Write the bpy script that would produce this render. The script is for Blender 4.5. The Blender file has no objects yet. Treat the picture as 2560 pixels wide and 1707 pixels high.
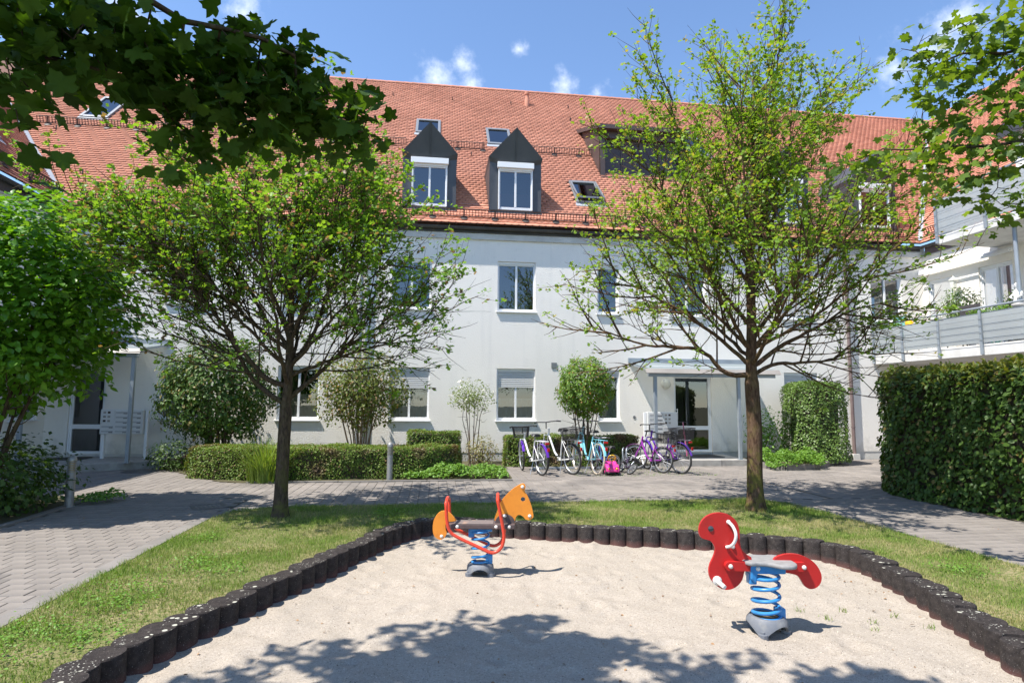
import bpy, math, random
import numpy as np
from mathutils import Vector, Matrix, noise as mnoise

# ------------------------------------------------------------------ camera
scene = bpy.context.scene
YAW, PITCH, ROLL = (math.radians(a) for a in (7.2946, 5.7951, 0.4116))
EYE = Vector((0, 0, 1.55))
_fw = Vector((math.sin(YAW)*math.cos(PITCH), math.cos(YAW)*math.cos(PITCH), math.sin(PITCH)))
_r = Vector((math.cos(YAW), -math.sin(YAW), 0)); _u = _r.cross(_fw)
_rr = _r*math.cos(ROLL) + _u*math.sin(ROLL); _uu = _u*math.cos(ROLL) - _r*math.sin(ROLL)
cam = bpy.data.objects.new('camera', bpy.data.cameras.new('camera'))
scene.collection.objects.link(cam)
cam.matrix_world = Matrix(((_rr.x, _uu.x, -_fw.x, EYE.x), (_rr.y, _uu.y, -_fw.y, EYE.y), (_rr.z, _uu.z, -_fw.z, EYE.z), (0, 0, 0, 1)))
cam.data.sensor_width = 36; cam.data.lens = 21.04; cam.data.clip_start = 0.05; cam.data.clip_end = 2000
scene.camera = cam

# ------------------------------------------------------------------ sky and sun
SUN = Vector((-0.51, -0.21, 1.0)).normalized()            # direction towards the sun
world = bpy.data.worlds.new('World'); scene.world = world; world.use_nodes = True
wn, wl = world.node_tree.nodes, world.node_tree.links
bg = wn['Background']; bg.inputs['Strength'].default_value = 0.15
sky = wn.new('ShaderNodeTexSky'); sky.sky_type = 'NISHITA'; sky.sun_disc = False
sky.sun_elevation = math.asin(SUN.z); sky.sun_rotation = math.atan2(SUN.x, SUN.y)
sky.altitude = 500; sky.air_density = 1.0; sky.dust_density = 0.15; sky.ozone_density = 4.5
# small ragged fair-weather clouds
tc = wn.new('ShaderNodeTexCoord')
PUFFS = [((-0.0021, 0.8693, 0.4942), 0.046), ((0.0479, 0.8756, 0.4807), 0.03), ((0.1139, 0.8426, 0.5263), 0.022), ((0.1898, 0.8544, 0.4837), 0.034), ((0.2396, 0.8492, 0.4706), 0.026), ((0.6156, 0.6429, 0.4558), 0.06), ((0.6319, 0.6139, 0.4730), 0.045), ((0.0303, 0.8618, 0.5064), 0.032), ((0.5933, 0.6755, 0.4379), 0.034), ((-0.3979, 0.7830, 0.4782), 0.07), ((-0.2685, 0.8075, 0.5252), 0.05), ((.1, -.8, .55), .2), ((-.7, -.5, .5), .25), ((.75, -.45, .45), .25)]
acc = None
for pc, pr in PUFFS:
    ds = wn.new('ShaderNodeVectorMath'); ds.operation = 'DISTANCE'; wl.new(tc.outputs['Generated'], ds.inputs[0]); ds.inputs[1].default_value = pc
    mr = wn.new('ShaderNodeMapRange'); mr.inputs['From Min'].default_value = pr*1.25; mr.inputs['From Max'].default_value = 0; wl.new(ds.outputs['Value'], mr.inputs['Value'])
    if acc is None: acc = mr.outputs[0]
    else:
        mm = wn.new('ShaderNodeMath'); mm.operation = 'MAXIMUM'; wl.new(acc, mm.inputs[0]); wl.new(mr.outputs[0], mm.inputs[1]); acc = mm.outputs[0]
n2 = wn.new('ShaderNodeTexNoise'); n2.inputs['Scale'].default_value = 26; n2.inputs['Detail'].default_value = 8; n2.inputs['Roughness'].default_value = .62; wl.new(tc.outputs['Generated'], n2.inputs['Vector'])
ma = wn.new('ShaderNodeMath'); ma.operation = 'MULTIPLY_ADD'; ma.inputs[1].default_value = 2.2; wl.new(n2.outputs['Fac'], ma.inputs[0]); sb_ = wn.new('ShaderNodeMath'); sb_.operation = 'SUBTRACT'; wl.new(acc, sb_.inputs[0]); sb_.inputs[1].default_value = 1.1; wl.new(sb_.outputs[0], ma.inputs[2])
pu = wn.new('ShaderNodeMapRange'); pu.interpolation_type = 'SMOOTHSTEP'; pu.inputs['From Min'].default_value = .38; pu.inputs['From Max'].default_value = 1.5; wl.new(ma.outputs[0], pu.inputs['Value'])
gate = wn.new('ShaderNodeMath'); gate.operation = 'MULTIPLY'; g2 = wn.new('ShaderNodeMapRange'); g2.inputs['From Min'].default_value = 0; g2.inputs['From Max'].default_value = .35; wl.new(acc, g2.inputs['Value']); wl.new(pu.outputs[0], gate.inputs[0]); wl.new(g2.outputs[0], gate.inputs[1])
cm = wn.new('ShaderNodeMixRGB'); gf = wn.new('ShaderNodeMath'); gf.operation = 'MULTIPLY'; gf.inputs[1].default_value = .6; wl.new(gate.outputs[0], gf.inputs[0]); wl.new(gf.outputs[0], cm.inputs['Fac']); wl.new(sky.outputs[0], cm.inputs['Color1']); cm.inputs['Color2'].default_value = (6.2, 6.5, 7.2, 1)
wl.new(cm.outputs[0], bg.inputs['Color'])
sl = bpy.data.lights.new('sun', 'SUN'); sl.energy = 4.7; sl.angle = math.radians(0.53); sl.color = (1.0, 0.95, 0.87)
so = bpy.data.objects.new('sun', sl); scene.collection.objects.link(so)
so.rotation_euler = (-SUN).to_track_quat('-Z', 'Y').to_euler(); so.location = SUN*60
vs = scene.view_settings; vs.view_transform = 'Standard'; vs.look = 'None'; vs.gamma = 1; vs.use_curve_mapping = False; vs.exposure = 0.84
scene.render.engine = 'CYCLES'
cy = scene.cycles; cy.max_bounces = 8; cy.diffuse_bounces = 4; cy.glossy_bounces = 3; cy.transmission_bounces = 4; cy.transparent_max_bounces = 8
cy.caustics_reflective = False; cy.caustics_refractive = False; cy.sample_clamp_indirect = 6.0
try: cy.use_denoising = True
except Exception: pass

# ------------------------------------------------------------------ helpers
rng = random.Random(7); nr = np.random.default_rng(11)
COL = scene.collection
ORG = {}
def tag(o, label=None, cat=None, group=None, kind=None):
    if label: o['label'] = label
    if cat: o['category'] = cat
    if group: o['group'] = group
    if kind: o['kind'] = kind
    return o
def thing(name, loc, label, cat, group=None):
    o = bpy.data.objects.new(name, None); o.empty_display_size = .1; COL.objects.link(o); o.location = loc
    ORG[o.name] = Vector(loc)
    return tag(o, label, cat, group)
def org(o): return ORG.get(o.name, Vector((0, 0, 0))) if o else Vector((0, 0, 0))
def link(name, me, parent=None, loc=None):
    o = bpy.data.objects.new(name, me); COL.objects.link(o)
    if parent:
        o.parent = parent; ORG[o.name] = org(parent)
    if loc is not None: o.location = Vector(loc) - org(parent)
    return o
def np_mesh(name, V, F, mat, smooth=False):
    """V (n,3) array, F (m,k) array of one polygon size."""
    V = np.asarray(V, np.float32); F = np.asarray(F, np.int32)
    me = bpy.data.meshes.new(name); k = F.shape[1]
    me.vertices.add(len(V)); me.vertices.foreach_set('co', V.ravel())
    me.loops.add(F.size); me.loops.foreach_set('vertex_index', F.ravel())
    me.polygons.add(len(F)); me.polygons.foreach_set('loop_start', np.arange(0, F.size, k, dtype=np.int32))
    me.update(calc_edges=True)
    if smooth: me.polygons.foreach_set('use_smooth', np.ones(len(F), bool))
    if mat: me.materials.append(mat)
    return me
def np_obj(name, V, F, mat, parent=None, smooth=False):
    V = np.asarray(V, float)
    if parent: V = V - np.array(org(parent))
    return link(name, np_mesh(name, V, F, mat, smooth), parent)
class PL:
    """A wall plane: u along the wall, z up, d outwards."""
    def __init__(s, o, u, n): s.o, s.u, s.n = Vector(o), Vector(u), Vector(n)
    def __call__(s, u, z, d=0.0): return s.o + s.u*u + s.n*d + Vector((0, 0, z))
class MB:
    def __init__(s): s.v = []; s.f = []
    def add(s, vs, fs):
        o = len(s.v); s.v += [tuple(x) for x in vs]; s.f += [tuple(i+o for i in f) for f in fs]; return s
    def box(s, x0, x1, y0, y1, z0, z1):
        return s.add([(x, y, z) for z in (z0, z1) for y in (y0, y1) for x in (x0, x1)], [(0,2,3,1),(4,5,7,6),(0,1,5,4),(2,6,7,3),(0,4,6,2),(1,3,7,5)])
    def pbox(s, pl, u0, u1, z0, z1, d0, d1):
        return s.add([pl(u, z, d) for z in (z0, z1) for d in (d0, d1) for u in (u0, u1)], [(0,2,3,1),(4,5,7,6),(0,1,5,4),(2,6,7,3),(0,4,6,2),(1,3,7,5)])
    def bar(s, a, b, w, h=None, up=(0, 0, 1)):
        a, b = Vector(a), Vector(b); h = w if h is None else h; t = (b-a).normalized(); up = Vector(up)
        if abs(t.dot(up)) > .97: up = Vector((1, 0, 0))
        x = t.cross(up).normalized()*(w/2); y = x.cross(t).normalized()*(h/2)
        return s.add([p + i*x + j*y for p in (a, b) for j in (-1, 1) for i in (-1, 1)], [(0,2,3,1),(4,5,7,6),(0,1,5,4),(2,6,7,3),(0,4,6,2),(1,3,7,5)])
    def tube(s, pts, r, n=8, closed=False, caps=True):
        P = [Vector(p) for p in pts]; m = len(P); R = r if isinstance(r, (list, tuple)) else [r]*m
        ref = None; vs = []
        for i in range(m):
            a = P[(i-1) % m] if (closed or i > 0) else P[i]; b = P[(i+1) % m] if (closed or i < m-1) else P[i]
            t = (b-a); t = t.normalized() if t.length > 1e-9 else Vector((0, 0, 1))
            if ref is None:
                ref = Vector((0, 0, 1)) if abs(t.z) < .9 else Vector((1, 0, 0))
            x = ref - t*ref.dot(t)
            if x.length < 1e-6: x = t.orthogonal()
            x.normalize(); y = t.cross(x); ref = x
            for k in range(n):
                q = 2*math.pi*k/n; vs.append(P[i] + (x*math.cos(q) + y*math.sin(q))*R[i])
        fs = []
        for i in range(m if closed else m-1):
            j = (i+1) % m
            for k in range(n):
                k2 = (k+1) % n; fs.append((i*n+k, i*n+k2, j*n+k2, j*n+k))
        if caps and not closed: fs += [tuple(range(n))[::-1], tuple((m-1)*n+k for k in range(n))]
        return s.add(vs, fs)
    def prism(s, out, fn, w0, w1, holes=None):
        n = len(out)
        vs = [fn(a, b, w0) for a, b in out] + [fn(a, b, w1) for a, b in out]
        return s.add(vs, [tuple(range(n))[::-1], tuple(range(n, 2*n))] + [(i, (i+1) % n, n+(i+1) % n, n+i) for i in range(n)])
    def lathe(s, prof, n=16, c=(0, 0, 0), ax=(0, 0, 1)):
        ax = Vector(ax).normalized(); x = ax.orthogonal().normalized(); y = ax.cross(x); c = Vector(c); vs = []
        for r, h in prof:
            for k in range(n):
                q = 2*math.pi*k/n; vs.append(c + ax*h + (x*math.cos(q) + y*math.sin(q))*r)
        m = len(prof); fs = [(i*n+k, i*n+(k+1) % n, (i+1)*n+(k+1) % n, (i+1)*n+k) for i in range(m-1) for k in range(n)]
        fs += [tuple(range(n))[::-1], tuple((m-1)*n+k for k in range(n))]
        return s.add(vs, fs)
    def ball(s, c, r, n=8, sq=(1, 1, 1)):
        prof = [(math.sin(math.pi*i/n)*r, -math.cos(math.pi*i/n)*r) for i in range(1, n)]
        o = len(s.v); s.lathe(prof, n+2, (0, 0, 0)); c = Vector(c)
        for i in range(o, len(s.v)):
            v = s.v[i]; s.v[i] = (c.x+v[0]*sq[0], c.y+v[1]*sq[1], c.z+v[2]*sq[2])
        return s
    def xf(s, m): s.v = [tuple(m @ Vector(v)) for v in s.v]; return s
    def build(s, name, mat, parent=None, smooth=False, bevel=0, ang=35):
        me = bpy.data.meshes.new(name); o = org(parent)
        me.from_pydata([(v[0]-o.x, v[1]-o.y, v[2]-o.z) for v in s.v], [], s.f); me.update()
        if mat: me.materials.append(mat)
        if smooth:
            me.polygons.foreach_set('use_smooth', [True]*len(me.polygons)); me.set_sharp_from_angle(angle=math.radians(ang))
        ob = link(name, me, parent)
        if bevel:
            b = ob.modifiers.new('bevel', 'BEVEL'); b.width = bevel; b.segments = 2; b.limit_method = 'ANGLE'; b.angle_limit = math.radians(40)
        return ob
def spline(P, step, closed=False):
    """Catmull-Rom through P, resampled at a fixed step."""
    P = [Vector(p) for p in P]; n = len(P); D = []
    for i in range(n if closed else n-1):
        p0 = P[(i-1) % n] if closed or i else P[0]; p1 = P[i]; p2 = P[(i+1) % n]; p3 = P[(i+2) % n] if closed or i+2 < n else P[-1]
        for k in range(12):
            t = k/12; D.append(.5*((2*p1) + (p2-p0)*t + (2*p0-5*p1+4*p2-p3)*t*t + (3*p1-p0-3*p2+p3)*t**3))
    if not closed: D.append(P[-1])
    out = [D[0]]; acc = 0; m = len(D)
    for i in range(1, m + (1 if closed else 0)):
        a, b = D[i-1], D[i % m]; L = (b-a).length
        while acc + L >= step and L > 0:
            t = (step-acc)/L; a = a.lerp(b, t); out.append(a); L = (b-a).length; acc = 0
        acc += L
    return out

# ------------------------------------------------------------------ materials
def _nt(name):
    m = bpy.data.materials.new(name); m.use_nodes = True; n = m.node_tree.nodes; return m, n, m.node_tree.links, n['Principled BSDF']
def c4(c): return (c[0], c[1], c[2], 1)
def mat(name, col, rough=.6, col2=None, scale=6, bump=0, bscale=None, metal=0, spec=.5, island=0, detail=5, lo=.35, hi=.65, bdist=.01, coat=0):
    m, n, l, p = _nt(name)
    p.inputs['Roughness'].default_value = rough; p.inputs['Metallic'].default_value = metal; p.inputs['Specular IOR Level'].default_value = spec
    if coat: p.inputs['Coat Weight'].default_value = coat
    p.inputs['Base Color'].default_value = c4(col)
    t = n.new('ShaderNodeTexCoord') ; out = None
    if col2 is not None:
        z = n.new('ShaderNodeTexNoise'); z.inputs['Scale'].default_value = scale; z.inputs['Detail'].default_value = detail; z.inputs['Roughness'].default_value = .6
        l.new(t.outputs['Object'], z.inputs['Vector'])
        r = n.new('ShaderNodeMapRange'); r.inputs['From Min'].default_value = lo; r.inputs['From Max'].default_value = hi; l.new(z.outputs['Fac'], r.inputs['Value'])
        x = n.new('ShaderNodeMixRGB'); x.inputs['Color1'].default_value = c4(col); x.inputs['Color2'].default_value = c4(col2); l.new(r.outputs[0], x.inputs['Fac']); out = x.outputs[0]
    if island:
        g = n.new('ShaderNodeNewGeometry'); oi = n.new('ShaderNodeObjectInfo'); a = n.new('ShaderNodeMath'); a.operation = 'ADD'; l.new(g.outputs['Random Per Island'], a.inputs[0]); l.new(oi.outputs['Random'], a.inputs[1])
        fr = n.new('ShaderNodeMath'); fr.operation = 'FRACT'; l.new(a.outputs[0], fr.inputs[0])
        rr = n.new('ShaderNodeMapRange'); rr.inputs['To Min'].default_value = 1-island; rr.inputs['To Max'].default_value = 1+island; l.new(fr.outputs[0], rr.inputs['Value'])
        h = n.new('ShaderNodeHueSaturation'); l.new(rr.outputs[0], h.inputs['Value'])
        if out: l.new(out, h.inputs['Color'])
        else: h.inputs['Color'].default_value = c4(col)
        out = h.outputs[0]
    if out: l.new(out, p.inputs['Base Color'])
    if bump:
        z = n.new('ShaderNodeTexNoise'); z.inputs['Scale'].default_value = bscale or scale*6; z.inputs['Detail'].default_value = 4
        l.new(t.outputs['Object'], z.inputs['Vector']); b = n.new('ShaderNodeBump'); b.inputs['Strength'].default_value = bump; b.inputs['Distance'].default_value = bdist
        l.new(z.outputs['Fac'], b.inputs['Height']); l.new(b.outputs[0], p.inputs['Normal'])
    return m
def leafmat(name, a, b, trans=.35, tcol=None, rough=.5, spec=.35, rare=None, patch=None):
    """Leaf: per-leaf colour between a and b, light shining through from behind."""
    m, n, l, p = _nt(name)
    g = n.new('ShaderNodeNewGeometry'); x = n.new('ShaderNodeMixRGB'); x.inputs['Color1'].default_value = c4(a); x.inputs['Color2'].default_value = c4(b)
    l.new(g.outputs['Random Per Island'], x.inputs['Fac']); col = x.outputs[0]
    if rare:
        k = n.new('ShaderNodeMath'); k.operation = 'MULTIPLY'; k.inputs[1].default_value = 7.31; l.new(g.outputs['Random Per Island'], k.inputs[0])
        f = n.new('ShaderNodeMath'); f.operation = 'FRACT'; l.new(k.outputs[0], f.inputs[0])
        c = n.new('ShaderNodeMath'); c.operation = 'LESS_THAN'; c.inputs[1].default_value = rare[1]; l.new(f.outputs[0], c.inputs[0])
        y = n.new('ShaderNodeMixRGB'); y.inputs['Color2'].default_value = c4(rare[0]); l.new(c.outputs[0], y.inputs['Fac']); l.new(col, y.inputs['Color1']); col = y.outputs[0]
    if patch:
        z = n.new('ShaderNodeTexNoise'); z.inputs['Scale'].default_value = patch[1]; z.inputs['Detail'].default_value = 4; l.new(g.outputs['Position'], z.inputs['Vector'])
        r = n.new('ShaderNodeMapRange'); r.inputs['From Min'].default_value = patch[2]; r.inputs['From Max'].default_value = patch[3]; l.new(z.outputs['Fac'], r.inputs['Value'])
        y = n.new('ShaderNodeMixRGB'); y.inputs['Color2'].default_value = c4(patch[0]); l.new(r.outputs[0], y.inputs['Fac']); l.new(col, y.inputs['Color1']); col = y.outputs[0]
    l.new(col, p.inputs['Base Color']); p.inputs['Roughness'].default_value = rough; p.inputs['Specular IOR Level'].default_value = spec
    t = n.new('ShaderNodeBsdfTranslucent'); tm = n.new('ShaderNodeMixRGB'); tm.blend_type = 'MULTIPLY'; tm.inputs['Fac'].default_value = 1
    l.new(col, tm.inputs['Color1']); tm.inputs['Color2'].default_value = c4(tcol or (1.6, 1.45, .5)); l.new(tm.outputs[0], t.inputs['Color'])
    s = n.new('ShaderNodeMixShader'); s.inputs['Fac'].default_value = trans; l.new(p.outputs[0], s.inputs[1]); l.new(t.outputs[0], s.inputs[2])
    l.new(s.outputs[0], n['Material Output'].inputs['Surface'])
    return m
def glassmat(name, tint=(.75, .8, .8), ior=2.3, alpha=0, milk=(.68, .72, .74)):
    m, n, l, p = _nt(name); n.remove(p)
    t = n.new('ShaderNodeBsdfTransparent'); t.inputs['Color'].default_value = c4(tint)
    g = n.new('ShaderNodeBsdfGlossy'); g.inputs['Roughness'].default_value = .0; g.inputs['Color'].default_value = (.95, .97, 1, 1)
    f = n.new('ShaderNodeFresnel'); f.inputs['IOR'].default_value = ior
    tcn = n.new('ShaderNodeTexCoord'); z = n.new('ShaderNodeTexNoise'); z.inputs['Scale'].default_value = 1.3; l.new(tcn.outputs['Object'], z.inputs['Vector'])
    b = n.new('ShaderNodeBump'); b.inputs['Strength'].default_value = .05; b.inputs['Distance'].default_value = .01; l.new(z.outputs['Fac'], b.inputs['Height']); l.new(b.outputs[0], g.inputs['Normal'])
    s = n.new('ShaderNodeMixShader'); l.new(f.outputs[0], s.inputs['Fac']); l.new(t.outputs[0], s.inputs[1]); l.new(g.outputs[0], s.inputs[2])
    if alpha:
        d = n.new('ShaderNodeBsdfDiffuse'); d.inputs['Color'].default_value = c4(milk); tl = n.new('ShaderNodeBsdfTranslucent'); tl.inputs['Color'].default_value = c4(milk)
        dm = n.new('ShaderNodeMixShader'); l.new(d.outputs[0], dm.inputs[1]); l.new(tl.outputs[0], dm.inputs[2])
        s2 = n.new('ShaderNodeMixShader'); s2.inputs['Fac'].default_value = alpha; l.new(s.outputs[0], s2.inputs[1]); l.new(dm.outputs[0], s2.inputs[2]); s = s2
    l.new(s.outputs[0], n['Material Output'].inputs['Surface'])
    return m

W = {}
def stuccomat():
    m, n, l, p = _nt('stucco'); p.inputs['Roughness'].default_value = .92; p.inputs['Specular IOR Level'].default_value = .12; g = n.new('ShaderNodeNewGeometry')
    def noise(sc, d=5, scl=None, r=.6):
        v = g.outputs['Position']
        if scl: q = n.new('ShaderNodeMapping'); q.inputs['Scale'].default_value = scl; l.new(v, q.inputs[0]); v = q.outputs[0]
        z = n.new('ShaderNodeTexNoise'); z.inputs['Scale'].default_value = sc; z.inputs['Detail'].default_value = d; z.inputs['Roughness'].default_value = r; l.new(v, z.inputs['Vector']); return z.outputs['Fac']
    def ramp(v, a, b, hi=1):
        r = n.new('ShaderNodeMapRange'); r.inputs['From Min'].default_value = a; r.inputs['From Max'].default_value = b; r.inputs['To Max'].default_value = hi; l.new(v, r.inputs['Value']); return r.outputs[0]
    def mix(f, a, b):
        x = n.new('ShaderNodeMixRGB'); l.new(f, x.inputs['Fac'])
        for k, q in (('Color1', a), ('Color2', b)):
            if isinstance(q, tuple): x.inputs[k].default_value = c4(q)
            else: l.new(q, x.inputs[k])
        return x.outputs[0]
    c = mix(ramp(noise(.5, 8), .42, .72), (.91, .87, .805), (.85, .815, .755))
    c = mix(ramp(noise(2.6, 7, (1.5, 1.5, .09)), .55, .80, .32), c, (.66, .64, .61))          # rain streaks
    c = mix(ramp(noise(5, 6), .60, .75, .25), c, (.58, .56, .52))                               # blotches
    s = n.new('ShaderNodeSeparateXYZ'); l.new(g.outputs['Position'], s.inputs[0]); a = n.new('ShaderNodeMath'); a.operation = 'MULTIPLY_ADD'; l.new(noise(4, 5), a.inputs[0]); a.inputs[1].default_value = -1.3; l.new(s.outputs['Z'], a.inputs[2])
    c = mix(ramp(a.outputs[0], -.1, -.6, .55), c, (.42, .40, .35))                              # splash dirt at the foot
    l.new(c, p.inputs['Base Color'])
    b = n.new('ShaderNodeBump'); b.inputs['Strength'].default_value = .55; b.inputs['Distance'].default_value = .018; l.new(noise(36, 4), b.inputs['Height']); l.new(b.outputs[0], p.inputs['Normal'])
    return m
W['stucco'] = stuccomat()
W['plinth'] = mat('plinth', (.66, .645, .61), .9, (.5, .49, .46), 1.5, bump=.3, bscale=60, spec=.15)
W['white'] = mat('white_frame', (.83, .84, .85), .35)
W['shutter'] = mat('shutter', (.62, .62, .61), .45)
W['tile'] = mat('roof_tile', (.57, .255, .17), .75, (.48, .205, .135), .5, island=.12, bump=.15, bscale=30, spec=.25)
W['tileold'] = mat('roof_tile_pale', (.46, .21, .15), .75, (.38, .165, .115), .5, island=.1, bump=.15, bscale=30, spec=.3)
W['under'] = mat('roof_underlay', (.14, .065, .045), .9)
W['zinc'] = mat('dark_zinc', (.062, .066, .074), .45, (.085, .088, .094), 1.6, spec=.5, metal=.2)
W['gutter'] = mat('gutter', (.06, .056, .055), .65, (.085, .08, .075), 2, spec=.3)
W['brownmetal'] = mat('brown_metal', (.07, .05, .045), .5, (.09, .066, .06), 2)
W['pipe'] = mat('downpipe', (.15, .10, .095), .5, (.2, .15, .14), 3)
W['iron'] = mat('dark_iron', (.05, .035, .03), .6)
W['lead'] = mat('lead_flashing', (.36, .38, .41), .5, (.3, .32, .35), 4)
W['skyframe'] = mat('skylight_frame', (.24, .25, .26), .4, metal=.3)
W['galv'] = mat('galvanised', (.36, .40, .44), .45, (.30, .34, .38), 3, metal=.35)
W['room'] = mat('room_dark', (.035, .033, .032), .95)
W['curtain'] = mat('curtain', (.88, .92, .92), .95, (.74, .80, .82), 9)
W['blind'] = mat('blind', (.80, .80, .82), .9)
W['glass'] = glassmat('window_glass')
W['frost'] = glassmat('frosted_glass', alpha=.72)
W['clear'] = glassmat('canopy_glass', (.85, .9, .9), 1.5, alpha=.85, milk=(.42, .48, .50))
W['concrete'] = mat('concrete', (.40, .385, .36), .9, (.29, .275, .255), 5, bump=.25, bscale=70, spec=.2)
W['slab'] = mat('balcony_slab', (.70, .69, .67), .85, (.58, .57, .55), 3, bump=.1, bscale=40, spec=.2)
W['lamp'] = mat('lamp_glass', (.78, .77, .70), .35)
W['mailbox'] = mat('mailbox_metal', (.66, .67, .67), .4, metal=.1)
W['mailslot'] = mat('mail_slot', (.42, .43, .44), .5)
W['darkslot'] = mat('dark_slot', (.05, .05, .05), .6)
W['rubber'] = mat('black_rubber', (.03, .03, .03), .7)
W['chrome'] = mat('chrome', (.6, .6, .6), .25, metal=1)

# ================================================================== SETTING: ground, paths, lawn, sand
from mathutils.geometry import tessellate_polygon
def inpoly(x, y, P):
    c = False; j = len(P)-1
    for i in range(len(P)):
        xi, yi = P[i][0], P[i][1]; xj, yj = P[j][0], P[j][1]
        if (yi > y) != (yj > y) and x < (xj-xi)*(y-yi)/(yj-yi)+xi: c = not c
        j = i
    return c
def inpoly_np(X, Y, P):
    c = np.zeros(X.shape, bool); j = len(P)-1
    for i in range(len(P)):
        xi, yi = P[i][0], P[i][1]; xj, yj = P[j][0], P[j][1]
        c ^= ((yi > Y) != (yj > Y)) & (X < (xj-xi)*(Y-yi)/((yj-yi) or 1e-9)+xi); j = i
    return c
def sheet(name, P, z, m, holes=()):
    rings = [[Vector((p[0], p[1], z)) for p in r] for r in [P, *holes]]
    flat = [v for r in rings for v in r]
    me = bpy.data.meshes.new(name); me.from_pydata([tuple(v) for v in flat], [], tessellate_polygon(rings)); me.update()
    me.materials.append(m); o = link(name, me); o['kind'] = 'structure'
    if me.polygons and sum(p.normal.z*p.area for p in me.polygons) < 0: me.flip_normals()
    return o
W['earth'] = mat('earth', (.085, .075, .045), .95, (.11, .105, .06), 1.2, bump=.4, bscale=30, spec=.1)
W['jointsand'] = mat('joint_sand', (.13, .115, .095), .95, (.09, .085, .065), 3, bump=.4, bscale=90, spec=.1)
W['paver'] = mat('paver', (.265, .235, .21), .88, (.165, .15, .138), 1.1, island=.09, bump=.35, bscale=110, spec=.2, bdist=.004, detail=8)
W['kerb'] = mat('kerb_concrete', (.235, .215, .20), .9, (.18, .168, .155), 2.2, island=.08, bump=.3, bscale=80, spec=.2)

sheet('ground', [(-260, -200), (260, -200), (260, 320), (-260, 320)], -.16, W['earth'])

SAND = [(-1.88, 3.54), (-1.91, 3.76), (-1.75, 4.21), (-1.52, 4.76), (-1.24, 5.41), (-.96, 6.08), (-.77, 6.51), (-.59, 6.98), (-.37, 7.36), (-.17, 7.61), (.04, 7.73), (.26, 7.8), (.53, 7.69), (.73, 7.56), (1.09, 7.38), (1.59, 7.2), (2.08, 7.03), (2.55, 6.86), (3.0, 6.69), (3.4, 6.5), (3.8, 6.34), (4.03, 6.2), (4.17, 6.02), (4.23, 5.75), (4.22, 5.45), (4.14, 5.1), (3.98, 4.46), (3.79, 3.89), (3.64, 3.46), (3.35, 2.7), (2.4, 2.1), (.8, 1.8), (-.8, 2.1), (-1.6, 2.8)]
LOOP = [p for p in spline([(x, y, 0) for x, y in SAND], .19, True)]
LOOPXY = [(p.x, p.y) for p in LOOP]
LAWN = [(-2.9, -14), (5.66, -14), (5.68, 6.0), (5.66, 7.2), (5.62, 8.2), (5.55, 8.95), (5.3, 9.36), (4.6, 9.42), (2, 9.39), (-.5, 9.38), (-1.6, 9.36), (-2.4, 9.27), (-2.78, 9.02), (-2.88, 8.5)]
def lawnmat():
    m, n, l, p = _nt('lawn'); t = n.new('ShaderNodeTexCoord'); p.inputs['Roughness'].default_value = .95; p.inputs['Specular IOR Level'].default_value = .1
    def noise(s, d=6):
        z = n.new('ShaderNodeTexNoise'); z.inputs['Scale'].default_value = s; z.inputs['Detail'].default_value = d; l.new(t.outputs['Object'], z.inputs['Vector']); return z.outputs['Fac']
    def ramp(v, a, b):
        r = n.new('ShaderNodeMapRange'); r.inputs['From Min'].default_value = a; r.inputs['From Max'].default_value = b; l.new(v, r.inputs['Value']); return r.outputs[0]
    x = n.new('ShaderNodeMixRGB'); x.inputs['Color1'].default_value = (.10, .125, .032, 1); x.inputs['Color2'].default_value = (.30, .25, .14, 1); l.new(ramp(noise(1.3), .40, .60), x.inputs['Fac'])
    y = n.new('ShaderNodeMixRGB'); y.inputs['Color2'].default_value = (.12, .15, .045, 1); l.new(x.outputs[0], y.inputs['Color1']); l.new(ramp(noise(30), .45, .6), y.inputs['Fac'])
    l.new(y.outputs[0], p.inputs['Base Color'])
    b = n.new('ShaderNodeBump'); b.inputs['Strength'].default_value = .8; b.inputs['Distance'].default_value = .02; l.new(noise(90), b.inputs['Height']); l.new(b.outputs[0], p.inputs['Normal'])
    return m
sheet('lawn', LAWN, .006, lawnmat(), holes=[LOOPXY[::-1]])

sheet('path_bed', [(-9.5, -14.5), (14.6, -14.5), (14.6, 16.1), (-9.5, 16.1)], -.012, W['jointsand'], holes=[LOOPXY[::-1]])
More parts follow.
